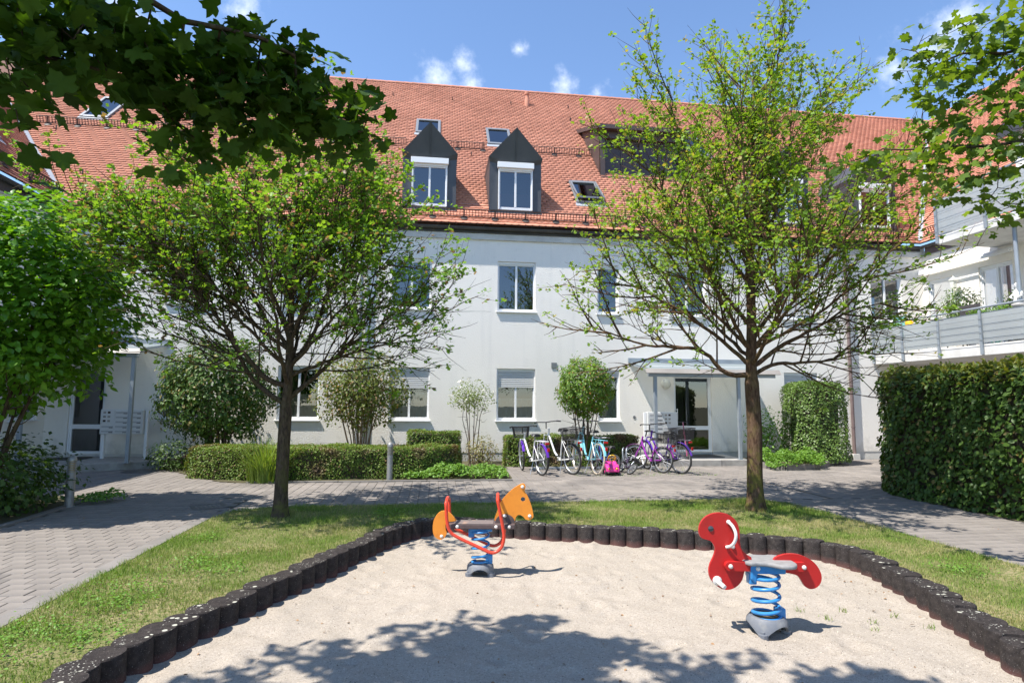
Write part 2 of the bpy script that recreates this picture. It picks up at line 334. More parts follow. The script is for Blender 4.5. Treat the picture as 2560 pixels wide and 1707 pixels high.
# ---- sand: one gently uneven sheet inside the border
def sandmat():
    m, n, l, p = _nt('sand'); t = n.new('ShaderNodeTexCoord'); p.inputs['Roughness'].default_value = .95; p.inputs['Specular IOR Level'].default_value = .15
    def noise(s, d=4, r=.6):
        z = n.new('ShaderNodeTexNoise'); z.inputs['Scale'].default_value = s; z.inputs['Detail'].default_value = d; z.inputs['Roughness'].default_value = r; l.new(t.outputs['Object'], z.inputs['Vector']); return z.outputs['Fac']
    def ramp(v, a, b):
        r = n.new('ShaderNodeMapRange'); r.inputs['From Min'].default_value = a; r.inputs['From Max'].default_value = b; l.new(v, r.inputs['Value']); return r.outputs[0]
    def mix(f, a, b):
        x = n.new('ShaderNodeMixRGB'); l.new(f, x.inputs['Fac'])
        for k, q in (('Color1', a), ('Color2', b)):
            if isinstance(q, tuple): x.inputs[k].default_value = c4(q)
            else: l.new(q, x.inputs[k])
        return x.outputs[0]
    c = mix(ramp(noise(1.1, 6), .35, .7), (.375, .325, .27), (.325, .282, .232))
    c = mix(ramp(noise(150, 3), .48, .62), c, (.44, .39, .335))
    c = mix(ramp(noise(48, 4, .7), .45, .75), c, (.29, .25, .205))
    c = mix(ramp(noise(80, 5, .75), .56, .63), c, (.20, .175, .15))
    c = mix(ramp(noise(170, 3, .7), .70, .74), c, (.09, .08, .07))
    l.new(c, p.inputs['Base Color'])
    b = n.new('ShaderNodeBump'); b.inputs['Strength'].default_value = .8; b.inputs['Distance'].default_value = .0045; l.new(noise(110, 5, .75), b.inputs['Height'])
    b2 = n.new('ShaderNodeBump'); b2.inputs['Strength'].default_value = .35; b2.inputs['Distance'].default_value = .02; l.new(noise(9, 4), b2.inputs['Height']); l.new(b.outputs[0], b2.inputs['Normal'])
    l.new(b2.outputs[0], p.inputs['Normal'])
    return m
ZS = -.08
_r = np.random.default_rng(90); DIMP = np.column_stack([_r.uniform(-1.8, 4.2, 260), 3.2+_r.random(260)*4.4, _r.uniform(.04, .10, 260), _r.uniform(.004, .017, 260)])
def sandz_np(X, Y):
    Z = np.array([sandz(a, b) for a, b in zip(X, Y)])
    for x, y, r, d in DIMP:
        m = (np.abs(X-x) < 3*r) & (np.abs(Y-y) < 3*r)
        if m.any(): q = ((X[m]-x)**2+(Y[m]-y)**2)/(r*r); Z[m] += d*(-np.exp(-q)+.75*np.exp(-(np.sqrt(q)-1.45)**2*5))
    return Z
def sandz(x, y):
    return ZS + .03*mnoise.noise((x*1.1, y*1.1, 3)) + .016*mnoise.noise((x*3.4, y*3.4, 9)) + .011*mnoise.noise((x*7.5, y*7.5, 1))
gx_, gy_ = np.arange(-2.1, 4.5, .034), np.arange(2.2, 8.1, .034)
GX, GY = np.meshgrid(gx_, gy_); GX, GY = GX.ravel(), GY.ravel(); V = np.column_stack([GX, GY, sandz_np(GX, GY)]); nx = len(gx_)
F = [(j*nx+i, j*nx+i+1, (j+1)*nx+i+1, (j+1)*nx+i) for j in range(len(gy_)-1) for i in range(nx-1)]
o = np_obj('sand', V, F, sandmat(), smooth=True); o['kind'] = 'structure'
W['pebble'] = mat('sand_grains', (.33, .28, .23), .9, island=.75, spec=.2)
# coarse grains lying on the sand
k = 42000; X = nr.uniform(-1.9, 4.3, k); Y = 3.3 + (nr.random(k)**1.3)*4.4; ok = inpoly_np(X, Y, LOOPXY); X, Y = X[ok], Y[ok]
Z = sandz_np(X, Y); S = .0016+.0045*nr.random(len(X))**2
T = np.array([(1, 0, -.35), (-.5, .87, -.35), (-.5, -.87, -.35), (0, 0, .9)]); q = nr.uniform(0, 6.28, len(X))
R = np.zeros((len(X), 4, 3)); R[:, :, 0] = T[:, 0]*np.cos(q)[:, None]-T[:, 1]*np.sin(q)[:, None]; R[:, :, 1] = T[:, 0]*np.sin(q)[:, None]+T[:, 1]*np.cos(q)[:, None]; R[:, :, 2] = T[:, 2]
P = R*S[:, None, None] + np.stack([X, Y, Z], 1)[:, None, :]
Fb = np.array([(0, 1, 3), (1, 2, 3), (2, 0, 3)]); F = (np.arange(len(X))*4)[:, None, None] + Fb
tag(np_obj('sand_grains', P.reshape(-1, 3), F.reshape(-1, 3), W['pebble']), 'coarse grains strewn over the pale sand of the sandpit', 'sand', kind='stuff')

# ---- palisade border of the sandpit
def palmat():
    m, n, l, p = _nt('palisade'); t = n.new('ShaderNodeTexCoord'); p.inputs['Roughness'].default_value = .85; p.inputs['Specular IOR Level'].default_value = .25
    g = n.new('ShaderNodeNewGeometry'); s = n.new('ShaderNodeSeparateXYZ'); l.new(g.outputs['Position'], s.inputs[0]); sn = n.new('ShaderNodeSeparateXYZ'); l.new(g.outputs['Normal'], sn.inputs[0])
    def noise(sc, d=5, vec=None):
        z = n.new('ShaderNodeTexNoise'); z.inputs['Scale'].default_value = sc; z.inputs['Detail'].default_value = d; l.new(vec or g.outputs['Position'], z.inputs['Vector']); return z.outputs['Fac']
    def ramp(v, a, b):
        r = n.new('ShaderNodeMapRange'); r.inputs['From Min'].default_value = a; r.inputs['From Max'].default_value = b; l.new(v, r.inputs['Value']); return r.outputs[0]
    def mul(a, b):
        k = n.new('ShaderNodeMath'); k.operation = 'MULTIPLY'; l.new(a, k.inputs[0]); l.new(b, k.inputs[1]); return k.outputs[0]
    def mix(f, a, b):
        x = n.new('ShaderNodeMixRGB'); l.new(f, x.inputs['Fac'])
        for k, q in (('Color1', a), ('Color2', b)):
            if isinstance(q, tuple): x.inputs[k].default_value = c4(q)
            else: l.new(q, x.inputs[k])
        return x.outputs[0]
    c = mix(ramp(noise(26), .35, .7), (.020, .016, .015), (.042, .034, .031))
    ad = n.new('ShaderNodeMath'); ad.operation = 'MULTIPLY_ADD'; l.new(noise(9), ad.inputs[0]); ad.inputs[1].default_value = .07; l.new(s.outputs['Z'], ad.inputs[2])
    c = mix(ramp(ad.outputs[0], .015, -.05), c, (.10, .046, .040))            # rubbed red where the sand wears the posts
    c = mix(ramp(noise(160, 2), .66, .72), c, (.2, .18, .17))
    v = n.new('ShaderNodeTexVoronoi'); v.inputs['Scale'].default_value = 17; v.inputs['Randomness'].default_value = 1; l.new(g.outputs['Position'], v.inputs['Vector'])
    spots = mul(mul(ramp(v.outputs['Distance'], .30, .24), ramp(noise(5, 3), .53, .58)), ramp(sn.outputs['Z'], .6, .9))
    c = mix(spots, c, (.44, .43, .36))                                         # lichen on the tops
    v2 = n.new('ShaderNodeTexVoronoi'); v2.inputs['Scale'].default_value = 48; l.new(g.outputs['Position'], v2.inputs['Vector'])
    c = mix(mul(mul(ramp(v2.outputs['Distance'], .24, .18), ramp(noise(7, 3), .5, .56)), ramp(sn.outputs['Z'], .6, .9)), c, (.40, .39, .34))
    l.new(c, p.inputs['Base Color'])
    b = n.new('ShaderNodeBump'); b.inputs['Strength'].default_value = .5; b.inputs['Distance'].default_value = .006; l.new(noise(120, 4), b.inputs['Height']); l.new(b.outputs[0], p.inputs['Normal'])
    return m
PALM = palmat()
R0, SP = .112, .19
outl = []
for k in range(26):
    q = 2*math.pi*k/26; x, y = R0*math.cos(q), R0*math.sin(q)
    dx, dy = x-SP, y; d = math.hypot(dx, dy)
    if d < R0+.003: x, y = SP+dx/d*(R0+.003), dy/d*(R0+.003)
    outl.append((x, y))
pm = MB(); n = len(outl)
vs = [(x, y, -.45) for x, y in outl] + [(x, y, -.010) for x, y in outl] + [(x*.955+.002, y*.955, 0) for x, y in outl]
pm.add(vs, [(i, (i+1) % n, n+(i+1) % n, n+i) for i in range(n)] + [(n+i, n+(i+1) % n, 2*n+(i+1) % n, 2*n+i) for i in range(n)] + [tuple(2*n+i for i in range(n))])
border = thing('sandpit_border', (1.2, 5, 0), 'dark round-topped palisade border curving around the sandpit', 'border')
pme = bpy.data.meshes.new('palisade'); pme.from_pydata(pm.v, [], pm.f); pme.update(); pme.materials.append(PALM)
pme.polygons.foreach_set('use_smooth', [True]*len(pme.polygons)); pme.set_sharp_from_angle(angle=math.radians(30))
for i, p in enumerate(LOOP[:-1]):
    if p.y < 2.9: continue
    t = LOOP[(i+1) % len(LOOP)] - p
    o = link('palisade', pme, border, (p.x, p.y, .10 + rng.uniform(-.012, .010))); o.rotation_euler = (rng.uniform(-.03, .03), rng.uniform(-.03, .03), math.atan2(t.y, t.x))

# ---- pavers
BEDL = [(-5.15, -2), (-5.16, 8.6), (-5.25, 10.1), (-5.45, 10.6), (-7.4, 10.9), (-9.5, 10.9), (-9.5, -2)]
BEDM = [(-6.3, 14.95), (-6.16, 14.77), (-5.08, 13.45), (-4.09, 12.3), (-3.56, 12.04), (1.55, 12.08), (1.62, 12.5), (1.68, 14.55), (5.55, 14.6), (5.55, 16), (-6.3, 16)]
BEDR = [(8.0, 14.5), (8.05, 13.6), (8.25, 13.38), (9.05, 13.5), (9.6, 13.95), (11.9, 16), (8.0, 16)]
HEDG = [(7.86, 5.0), (7.86, 9.6), (8.4, 10.55), (9.3, 10.9), (14.6, 10.9), (14.6, 5.0)]
STEPL = [(-9.5, 13.9), (-7.61, 14.05), (-6.2, 14.9), (-6.2, 16), (-9.5, 16)]
STEPR = [(5.5, 14.42), (8.0, 14.42), (8.0, 16), (5.5, 16)]
BLOCK = [BEDL, BEDM, BEDR, HEDG, STEPL, STEPR, LAWN]
KERBX = (-3.06, -2.9)
def paver_mesh(a, b, g=.0026, ch=.005, h=.05):
    x0, x1, y0, y1 = -a/2+g, a/2-g, -b/2+g, b/2-g
    m = MB(); m.add([(x0, y0, -h), (x1, y0, -h), (x1, y1, -h), (x0, y1, -h), (x0, y0, -ch), (x1, y0, -ch), (x1, y1, -ch), (x0, y1, -ch), (x0+ch, y0+ch, 0), (x1-ch, y0+ch, 0), (x1-ch, y1-ch, 0), (x0+ch, y1-ch, 0)],
          [(8, 9, 10, 11)] + [(4+i, 4+(i+1) % 4, 8+(i+1) % 4, 8+i) for i in range(4)] + [(i, (i+1) % 4, 4+(i+1) % 4, 4+i) for i in range(4)])
    return m
def pave(name, poly, rot, label):
    x0, x1 = min(p[0] for p in poly), max(p[0] for p in poly); y0, y1 = min(p[1] for p in poly), max(p[1] for p in poly)
    a, b = (.2, .165)
    if rot: a, b = b, a
    root = sheet(name, poly, -.008, W['jointsand'])
    pm = paver_mesh(a, b); me = bpy.data.meshes.new('paver'); me.from_pydata(pm.v, [], pm.f); me.update(); me.materials.append(W['paver'])
    spots = []
    for j in range(int((y1-y0)/b)+2):
        for i in range(int((x1-x0)/a)+2):
            x, y = x0+i*a, y0+j*b
            if rot: y += (i % 2)*b/2
            else: x += (j % 2)*a/2
            if not inpoly(x, y, poly) or any(inpoly(x, y, B) for B in BLOCK): continue
            if -3.0 < x < -2.6 and y < 8.9: continue
            spots.append((x, y, rng.uniform(-.0025, .0025), rng.uniform(-.012, .012)))
    def key(s):
        v = Vector((s[0], s[1], 0))-EYE; w = v.dot(_fw)
        seen = w > .5 and abs(v.dot(_rr)/w) < .86 and abs(v.dot(_uu)/w) < .58
        return (0 if seen else 1, v.length)
    spots.sort(key=key)
    for x, y, z, q in spots[:300]:
        o = link('paver', me, root, (x, y, z)); o.rotation_euler = (q*.3, q*.3, q)
    rest = MB()
    for x, y, z, q in spots[300:]:
        c, s = math.cos(q), math.sin(q); rest.add([(x+v[0]*c-v[1]*s, y+v[0]*s+v[1]*c, z+v[2]) for v in pm.v], pm.f)
    if rest.v: rest.build('pavers', W['paver'], root)['kind'] = 'stuff'
    return root
pave('path_left', [(-5.2, 1), (-3.0, 1), (-2.95, 8.9), (-2.9, 10.0), (-4.6, 11.2), (-5.2, 11.2)], False, '')
pave('path_entrance_left', [(-9.4, 10.9), (-5.2, 10.6), (-5.2, 11.2), (-4.6, 11.2), (-3.4, 12.0), (-4.1, 12.4), (-6.2, 15.2), (-9.4, 14.2)], True, '')
pave('path_central', [(-4.6, 11.2), (-2.9, 10.0), (-2.95, 9.2), (5.62, 9.3), (6.6, 9.4), (6.6, 12.1), (-3.7, 12.1)], True, '')
pave('bike_parking_paving', [(1.5, 12.1), (6.2, 12.1), (6.2, 14.6), (1.5, 14.6)], True, '')
pave('path_right', [(5.62, 1), (7.95, 1), (7.95, 9.4), (5.62, 9.4)], False, '')
pave('path_entrance_right', [(6.2, 12.1), (6.6, 12.1), (6.6, 9.4), (9, 9.4), (14.5, 10.8), (14.5, 16), (11.6, 16), (8.0, 14.5), (6.2, 14.5)], True, '')
# kerb stones
def kerbs(name, pts, w, L, z0, z1, label):
    root = thing(name, (pts[0][0], pts[0][1], 0), label, 'kerb')
    for a, b in zip(pts, pts[1:]):
        a, b = Vector((*a, 0)), Vector((*b, 0)); d = b-a; n = max(1, round(d.length/L))
        for i in range(n):
            p, q = a+d*((i+.006)/n), a+d*((i+1-.006)/n); dz = rng.uniform(-.002, .002)
            MB().bar(p+Vector((0, 0, (z0+z1)/2+dz)), q+Vector((0, 0, (z0+z1)/2+dz)), w, z1-z0).build('kerb_stone', W['kerb'], root, bevel=.006)
    return root
kerbs('lawn_kerb', [(-2.98, 2.5), (-2.98, 8.6), (-2.84, 9.1), (-2.4, 9.36), (-1.5, 9.44)], .16, .5, -.1, .004, 'flush concrete kerb strip between left path and lawn')
kerbs('bed_kerb', [(-5.2, 3), (-5.2, 8.6), (-5.3, 10.1)], .10, .8, -.1, .02, 'low concrete kerb along the dark bushes left of the path')
kerbs('hedge_bed_kerb', [(-3.5, 12.05), (1.58, 12.08)], .06, .8, -.1, .025, 'thin concrete kerb in front of the low clipped hedge')
kerbs('planter_kerb', [(8.02, 14.45), (8.05, 13.65), (8.25, 13.42), (9.05, 13.52), (9.62, 13.98), (11.85, 15.95)], .10, .6, -.1, .13, 'raised concrete kerb around the bed with the clipped column shrub')
for nm, P, z in (('bed_left', BEDL, .0), ('bed_middle', BEDM, .004), ('bed_right', BEDR, .06), ('hedge_strip', HEDG, .004)): sheet(nm, P, z, W['earth'])
# entrance steps
def stepslab(name, P, z, label):
    t = thing(name, (P[0][0], P[0][1], 0), label, 'step'); m = MB(); n = len(P)
    m.add([(x, y, -.1) for x, y in P]+[(x, y, z) for x, y in P], [tuple(range(n, 2*n))]+[(i, (i+1) % n, n+(i+1) % n, n+i) for i in range(n)]); m.build('slab', W['concrete'], t, bevel=.012); return t
s1 = stepslab('entrance_step', [(-9.35, 13.9), (-7.61, 14.05), (-6.2, 14.9), (-6.2, 15.98), (-9.35, 15.98)], .155, 'shaded concrete entrance step under the left canopy')
MB().box(-8.85, -8.1, 15.1, 15.7, .157, .172).build('doormat', W['rubber'], s1)
s2 = stepslab('entrance_step', [(5.56, 14.44), (7.98, 14.44), (7.98, 15.98), (5.56, 15.98)], .15, 'sunlit concrete entrance step beside the parked bicycles')
MB().box(6.55, 7.6, 15.1, 15.75, .152, .168).build('doormat', W['rubber'], s2)
for x in (6.37, 7.17): MB().box(x, x+.006, 14.434, 14.444, 0, .148).build('joint', W['darkslot'], s2)
# drain gratings
W['castiron'] = mat('cast_iron', (.07, .068, .066), .6, (.1, .095, .09), 8)
def grate(x, y, a, rot, label):
    t = thing('drain_grate', (x, y, 0), label, 'drain'); M = Matrix.Translation((x, y, 0)) @ Matrix.Rotation(rot, 4, 'Z')
    m = MB()
    for s in (-1, 1): m.box(-a/2, a/2, s*a/2-.02, s*a/2+.02, -.02, .006); m.box(s*a/2-.02, s*a/2+.02, -a/2, a/2, -.02, .006)
    m.xf(M).build('frame', W['castiron'], t)
    for i in range(7): MB().box(-a/2+.03+i*(a-.06)/6-.012, -a/2+.03+i*(a-.06)/6+.012, -a/2+.02, a/2-.02, -.02, .004).xf(M).build('bar', W['castiron'], t)
    MB().box(-a/2, a/2, -a/2, a/2, -.02, -.002).xf(M).build('pit', W['darkslot'], t)
grate(-3.25, 9.45, .42, .5, 'square iron drain grate in the path near the left tree trunk')
mh = thing('manhole_cover', (-6.37, 14.1, 0), 'dark round manhole cover by the left entrance step', 'manhole')
MB().lathe([(.30, -.02), (.30, .005), (.27, .005), (.268, .002), (.0, .002)], 24, (-6.37, 14.1, 0)).build('cover', W['castiron'], mh)

# ---- grass blades, clover, dry leaves
def grassmat():
    m = leafmat('grass_blade', (.125, .225, .03), (.225, .35, .05), .3, (1.3, 1.3, .6), .6, .2)
    n, l = m.node_tree.nodes, m.node_tree.links; p = n['Principled BSDF']; src = p.inputs['Base Color'].links[0].from_socket
    g = n.new('ShaderNodeNewGeometry'); z = n.new('ShaderNodeTexNoise'); z.inputs['Scale'].default_value = 1.3; z.inputs['Detail'].default_value = 6; l.new(g.outputs['Position'], z.inputs['Vector'])
    r = n.new('ShaderNodeMapRange'); r.inputs['From Min'].default_value = .40; r.inputs['From Max'].default_value = .64; l.new(z.outputs['Fac'], r.inputs['Value'])
    a = n.new('ShaderNodeMath'); a.operation = 'ADD'; a.use_clamp = True; mu = n.new('ShaderNodeMath'); mu.operation = 'MULTIPLY_ADD'; mu.inputs[1].default_value = 1.1; mu.inputs[2].default_value = -.55
    l.new(g.outputs['Random Per Island'], mu.inputs[0]); l.new(mu.outputs[0], a.inputs[0]); l.new(r.outputs[0], a.inputs[1])
    x = n.new('ShaderNodeMixRGB'); x.inputs['Color2'].default_value = (.40, .345, .16, 1); l.new(src, x.inputs['Color1']); l.new(a.outputs[0], x.inputs['Fac']); l.new(x.outputs[0], p.inputs['Base Color'])
    return m
def blades(name, X, Y, Z, L, Wd, m, lean=.5, parent=None):
    k = len(X); q = nr.uniform(0, 6.28, k); ln = nr.uniform(.1, lean, k)*L; q2 = nr.uniform(0, 6.28, k)
    B = np.stack([X, Y, Z], 1); sx = np.stack([np.cos(q), np.sin(q), 0*q], 1)*(Wd/2)[:, None]
    tip = B + np.stack([np.cos(q2)*ln, np.sin(q2)*ln, L], 1); mid = B + np.stack([np.cos(q2)*ln*.35, np.sin(q2)*ln*.35, L*.6], 1)
    P = np.stack([B-sx, B+sx, mid+sx*.7, mid-sx*.7, tip], 1).reshape(-1, 3)
    o = np.arange(k)*5; F = np.concatenate([np.stack([o, o+1, o+2], 1), np.stack([o, o+2, o+3], 1), np.stack([o+3, o+2, o+4], 1)])
    return np_obj(name, P, F, m, parent)
k = 300000; X = nr.uniform(-2.9, 5.66, k); Y = nr.uniform(3.2, 9.4, k)
inn = [(p.x, p.y) for p in LOOP]
cxy = np.array([1.2, 5.2]); big = [(cxy[0]+(x-cxy[0])*1.045, cxy[1]+(y-cxy[1])*1.045) for x, y in inn]
ok = inpoly_np(X, Y, LAWN) & ~inpoly_np(X, Y, big); X, Y = X[ok], Y[ok]
bald = np.array([mnoise.noise((a*1.3, b*1.3, 5)) + .5*mnoise.noise((a*4, b*4, 2)) for a, b in zip(X, Y)]); ok = bald < nr.uniform(-.15, .9, len(X)); X, Y, bald = X[ok], Y[ok], bald[ok]
L = nr.uniform(.014, .038, len(X))*np.where(bald < -.3, 1.5, 1.0)
edge = (X < -2.75) | (Y > 9.25) | (X > 5.5); L[edge] *= 1.3
tuft = ((X-4.9)**2+(Y-8.7)**2 < .5**2) | ((X+2)**2+(Y-8.4)**2 < .35**2); L[tuft] *= 1.8
g = blades('grass', X, Y, 0*X+.004, L, nr.uniform(.003, .006, len(X)), grassmat(), .9); tag(g, 'short sun-dried grass of the lawn around the sandpit', 'grass', kind='stuff')

# ================================================================== BUILDINGS
YF = 16.0; XR = 14.5; XL = -9.4
MAIN = thing('apartment_building', (2.5, 16, 0), 'long white two-storey apartment house with red tiled roof and grey dormers', 'building')
RWING = thing('apartment_building', (14.5, 12, 0), 'white wing on the right with two balconies above the tall hedge', 'building')
LWING = thing('apartment_building', (-9.4, 12, 0), 'shaded house wing at the left edge behind the green bush', 'building')
PF = PL((0, YF, 0), (1, 0, 0), (0, -1, 0)); PR = PL((XR, 0, 0), (0, 1, 0), (-1, 0, 0)); PLW = PL((XL, 0, 0), (0, 1, 0), (1, 0, 0))
def wall(parent, pl, u0, u1, z0, z1, ops, m, rev=.14, name='wall'):
    us = sorted({u0, u1, *[o[0] for o in ops], *[o[1] for o in ops]}); zs = sorted({z0, z1, *[o[2] for o in ops], *[o[3] for o in ops]})
    mb = MB()
    for a, b in zip(us, us[1:]):
        for c, d in zip(zs, zs[1:]):
            um, zm = (a+b)/2, (c+d)/2
            if any(o[0] < um < o[1] and o[2] < zm < o[3] for o in ops): continue
            mb.add([pl(a, c), pl(b, c), pl(b, d), pl(a, d)], [(0, 1, 2, 3)])
    for o in ops:
        a, b, c, d = o[:4]
        for p, q in (((a, c), (b, c)), ((b, c), (b, d)), ((b, d), (a, d)), ((a, d), (a, c))):
            mb.add([pl(*p), pl(*q), pl(*q, -rev), pl(*p, -rev)], [(0, 1, 2, 3)])
    return mb.build(name, m, parent)
def window(parent, pl, u0, u1, z0, z1, leaves=2, shut=0, cur=None, sill=True, rec=.075, name='window'):
    fw = .055; m = MB(); d0, d1 = -rec-.06, -rec
    if shut: zt = z1-.0
    m.pbox(pl, u0, u0+fw, z0, z1, d0, d1); m.pbox(pl, u1-fw, u1, z0, z1, d0, d1); m.pbox(pl, u0+fw, u1-fw, z1-fw-.05, z1, d0, d1); m.pbox(pl, u0+fw, u1-fw, z0, z0+fw+.02, d0, d1)
    for s in (0, 1): m.pbox(pl, (u0+.001, u1-.031)[s], (u0+.031, u1-.001)[s], z0, z1-.002, d1+.001, d1+.03)     # shutter rails
    m.pbox(pl, u0+.032, u1-.032, z1-.07, z1-.004, d1+.002, d1+.028)
    if leaves == 2: m.pbox(pl, (u0+u1)/2-.028, (u0+u1)/2+.028, z0+fw+.02, z1-fw-.05, d0+.002, d1+.004)
    w = m.build(name, W['white'], parent, bevel=.004)
    gl = [(u0+fw, u1-fw)] if leaves == 1 else [(u0+fw, (u0+u1)/2-.028), ((u0+u1)/2+.028, u1-fw)]
    for a, b in gl: MB().add([pl(a, z0+fw+.02, d0+.03), pl(b, z0+fw+.02, d0+.03), pl(b, z1-fw-.05, d0+.03), pl(a, z1-fw-.05, d0+.03)], [(0, 1, 2, 3)]).build('pane', W['glass'], w)
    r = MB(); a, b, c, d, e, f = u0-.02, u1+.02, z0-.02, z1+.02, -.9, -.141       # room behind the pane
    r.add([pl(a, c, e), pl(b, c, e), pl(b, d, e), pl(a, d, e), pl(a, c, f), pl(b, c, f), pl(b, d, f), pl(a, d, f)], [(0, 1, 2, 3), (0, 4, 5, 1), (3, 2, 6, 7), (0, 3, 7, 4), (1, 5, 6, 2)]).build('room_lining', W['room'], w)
    if sill: MB().pbox(pl, u0-.035, u1+.035, z0-.035, z0-.003, -.12, .055).build('sill', W['white'], w, bevel=.006)
    if shut:
        zb = z1-(z1-z0)*shut; s = MB(); n = int((z1-zb)/.05)
        for i in range(n):
            za = z1-.006-i*.05; s.add([pl(u0+.032, za, d1+.006), pl(u1-.032, za, d1+.006), pl(u1-.032, za-.02, d1+.022), pl(u0+.032, za-.02, d1+.022), pl(u1-.032, za-.044, d1+.022), pl(u0+.032, za-.044, d1+.022), pl(u1-.032, za-.05, d1+.006), pl(u0+.032, za-.05, d1+.006)], [(0, 1, 2, 3), (3, 2, 4, 5), (5, 4, 6, 7)])
        s.build('shutter', W['shutter'], w)
    if cur:
        za, zb = cur[1], cur[2]; c = MB(); n = 44; vs = []
        for i in range(n+1):
            u = u0+fw+(u1-u0-2*fw)*i/n; dd = -.158+.012*math.sin(i*1.15+rng.random()*.6); vs += [pl(u, za, dd), pl(u, zb, dd)]
        c.add(vs, [(2*i, 2*i+2, 2*i+3, 2*i+1) for i in range(n)]).build('curtain', W[cur[0]], w, smooth=True, ang=80)
    return w
# ---------------- main facade
Zl, Zu = (1.065, 2.45), (4.005, 5.385)
WC = {'A': (-6.8, -5.75), 'B': (-4.0, -2.95), 'C': (-1.19, -.14), 'D': (1.64, 2.69), 'E': (4.43, 5.04), 'F': (6.52, 7.6), 'G': (9.9, 10.93), 'H': (12.76, 13.76), 'Z': (-8.95, -7.95)}
DR = (6.60, 7.70, .15, 2.33); DLf = (-8.88, -8.07, .155, 2.33)
ops = [(*WC[c], *Zl) for c in 'ABCDEG'] + [(*WC[c], *Zu) for c in 'ABCDEFGHZ'] + [DR, DLf]
wall(MAIN, PF, XL-.1, XR+.1, .22, 6.3, [o for o in ops if o[2] > .2] + [(DR[0], DR[1], .22, DR[3]), (DLf[0], DLf[1], .22, DLf[3])], W['stucco'])
pm = MB(); segs = [(XL, DLf[0]), (DLf[1], DR[0]), (DR[1], XR)]
for a, b in segs: pm.pbox(PF, a, b, -.15, .22, -.14, -.012)
pm.build('plinth', W['plinth'], MAIN)
window(MAIN, PF, *WC['A'], *Zl, cur=('blind', 1.1, 1.75)); window(MAIN, PF, *WC['B'], *Zl, cur=('blind', 1.1, 1.72))
window(MAIN, PF, *WC['C'], *Zl, shut=.40, cur=('curtain', 1.1, 1.78)); window(MAIN, PF, *WC['D'], *Zl, shut=.385, cur=('curtain', 1.1, 1.66))
window(MAIN, PF, *WC['E'], *Zl, leaves=1, shut=.16, cur=('curtain', 1.1, 1.75)); window(MAIN, PF, *WC['G'], *Zl, shut=.97)
for c, kw in (('A', {}), ('B', dict(shut=.55)), ('C', dict(shut=.0)), ('D', {}), ('E', dict(leaves=1)), ('F', {}), ('G', dict(shut=.93)), ('H', dict(cur=('curtain', 4.06, 4.7))), ('Z', {})): window(MAIN, PF, *WC[c], *Zu, **kw)
W['hall'] = mat('hall', (.16, .17, .16), .9)
def door(parent, pl, u0, u1, z0, z1, hand=1, side=None):
    d0, d1 = -.13, -.07; fw = .075; m = MB()
    m.pbox(pl, u0, u0+fw, z0, z1, d0, d1); m.pbox(pl, u1-fw, u1, z0, z1, d0, d1); m.pbox(pl, u0+fw, u1-fw, z1-.08, z1, d0, d1); m.pbox(pl, u0+fw, u1-fw, z0, z0+.13, d0, d1); m.pbox(pl, u0+fw, u1-fw, z0+.67, z0+.78, d0, d1)
    for s in (0, 1): m.pbox(pl, (u0+.001, u1-.04)[s], (u0+.04, u1-.001)[s], z0, z1-.002, d1+.001, d1+.02)
    w = m.build('door', W['white'], parent, bevel=.004)
    for a, b in ((z0+.13, z0+.67), (z0+.78, z1-.08)): MB().add([pl(u0+fw, a, -.1), pl(u1-fw, a, -.1), pl(u1-fw, b, -.1), pl(u0+fw, b, -.1)], [(0, 1, 2, 3)]).build('pane', W['glass'], w)
    r = MB(); a, b, c, d, e, f = u0-.02, u1+.02, z0-.02, z1+.02, -2.0, -.141
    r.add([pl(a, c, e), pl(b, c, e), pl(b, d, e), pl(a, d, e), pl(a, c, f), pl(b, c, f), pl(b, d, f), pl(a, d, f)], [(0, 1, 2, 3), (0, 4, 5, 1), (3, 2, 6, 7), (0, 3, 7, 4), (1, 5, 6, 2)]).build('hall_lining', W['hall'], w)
    uh = u0+.10 if hand > 0 else u1-.10
    h = MB(); h.tube([pl(uh, z0+.95, -.02), pl(uh, z0+1.25, -.02)], .012, 8)
    for z in (z0+.97, z0+1.23): h.tube([pl(uh-.06*hand, z, -.07), pl(uh-.03*hand, z, -.02), pl(uh, z, -.02)], .009, 6)
    h.build('handle', W['white'], w, smooth=True); return w
door(MAIN, PF, *DR); door(MAIN, PF, *DLf, hand=1)
MB().pbox(PF, 3.13, 3.28, 2.48, 2.63, 0, .02).build('vent_grille', W['skyframe'], MAIN)
lm = MB().lathe([(.14, 0), (.14, .03), (.125, .06), (.10, .085), (.05, .1), (.0, .102)], 24, PF(6.37, 2.09, 0), (0, -1, 0)).build('wall_lamp', W['lamp'], MAIN, smooth=True)
for i in range(3): MB().pbox(PF, 6.27, 6.47, 2.12+i*.035, 2.135+i*.035, .07-.01*i, .098-.012*i).build('louvre', W['white'], lm)
lm2 = MB().lathe([(.14, 0), (.14, .03), (.125, .06), (.10, .085), (.05, .1), (.0, .102)], 24, PF(-9.1, 2.05, 0), (0, -1, 0)).build('wall_lamp', W['lamp'], MAIN, smooth=True)
MB().lathe([(.04, 0), (.04, .012), (0, .014)], 14, PF(5.45, 1.17, 0), (0, -1, 0)).build('tap_cover', W['skyframe'], MAIN, smooth=True)
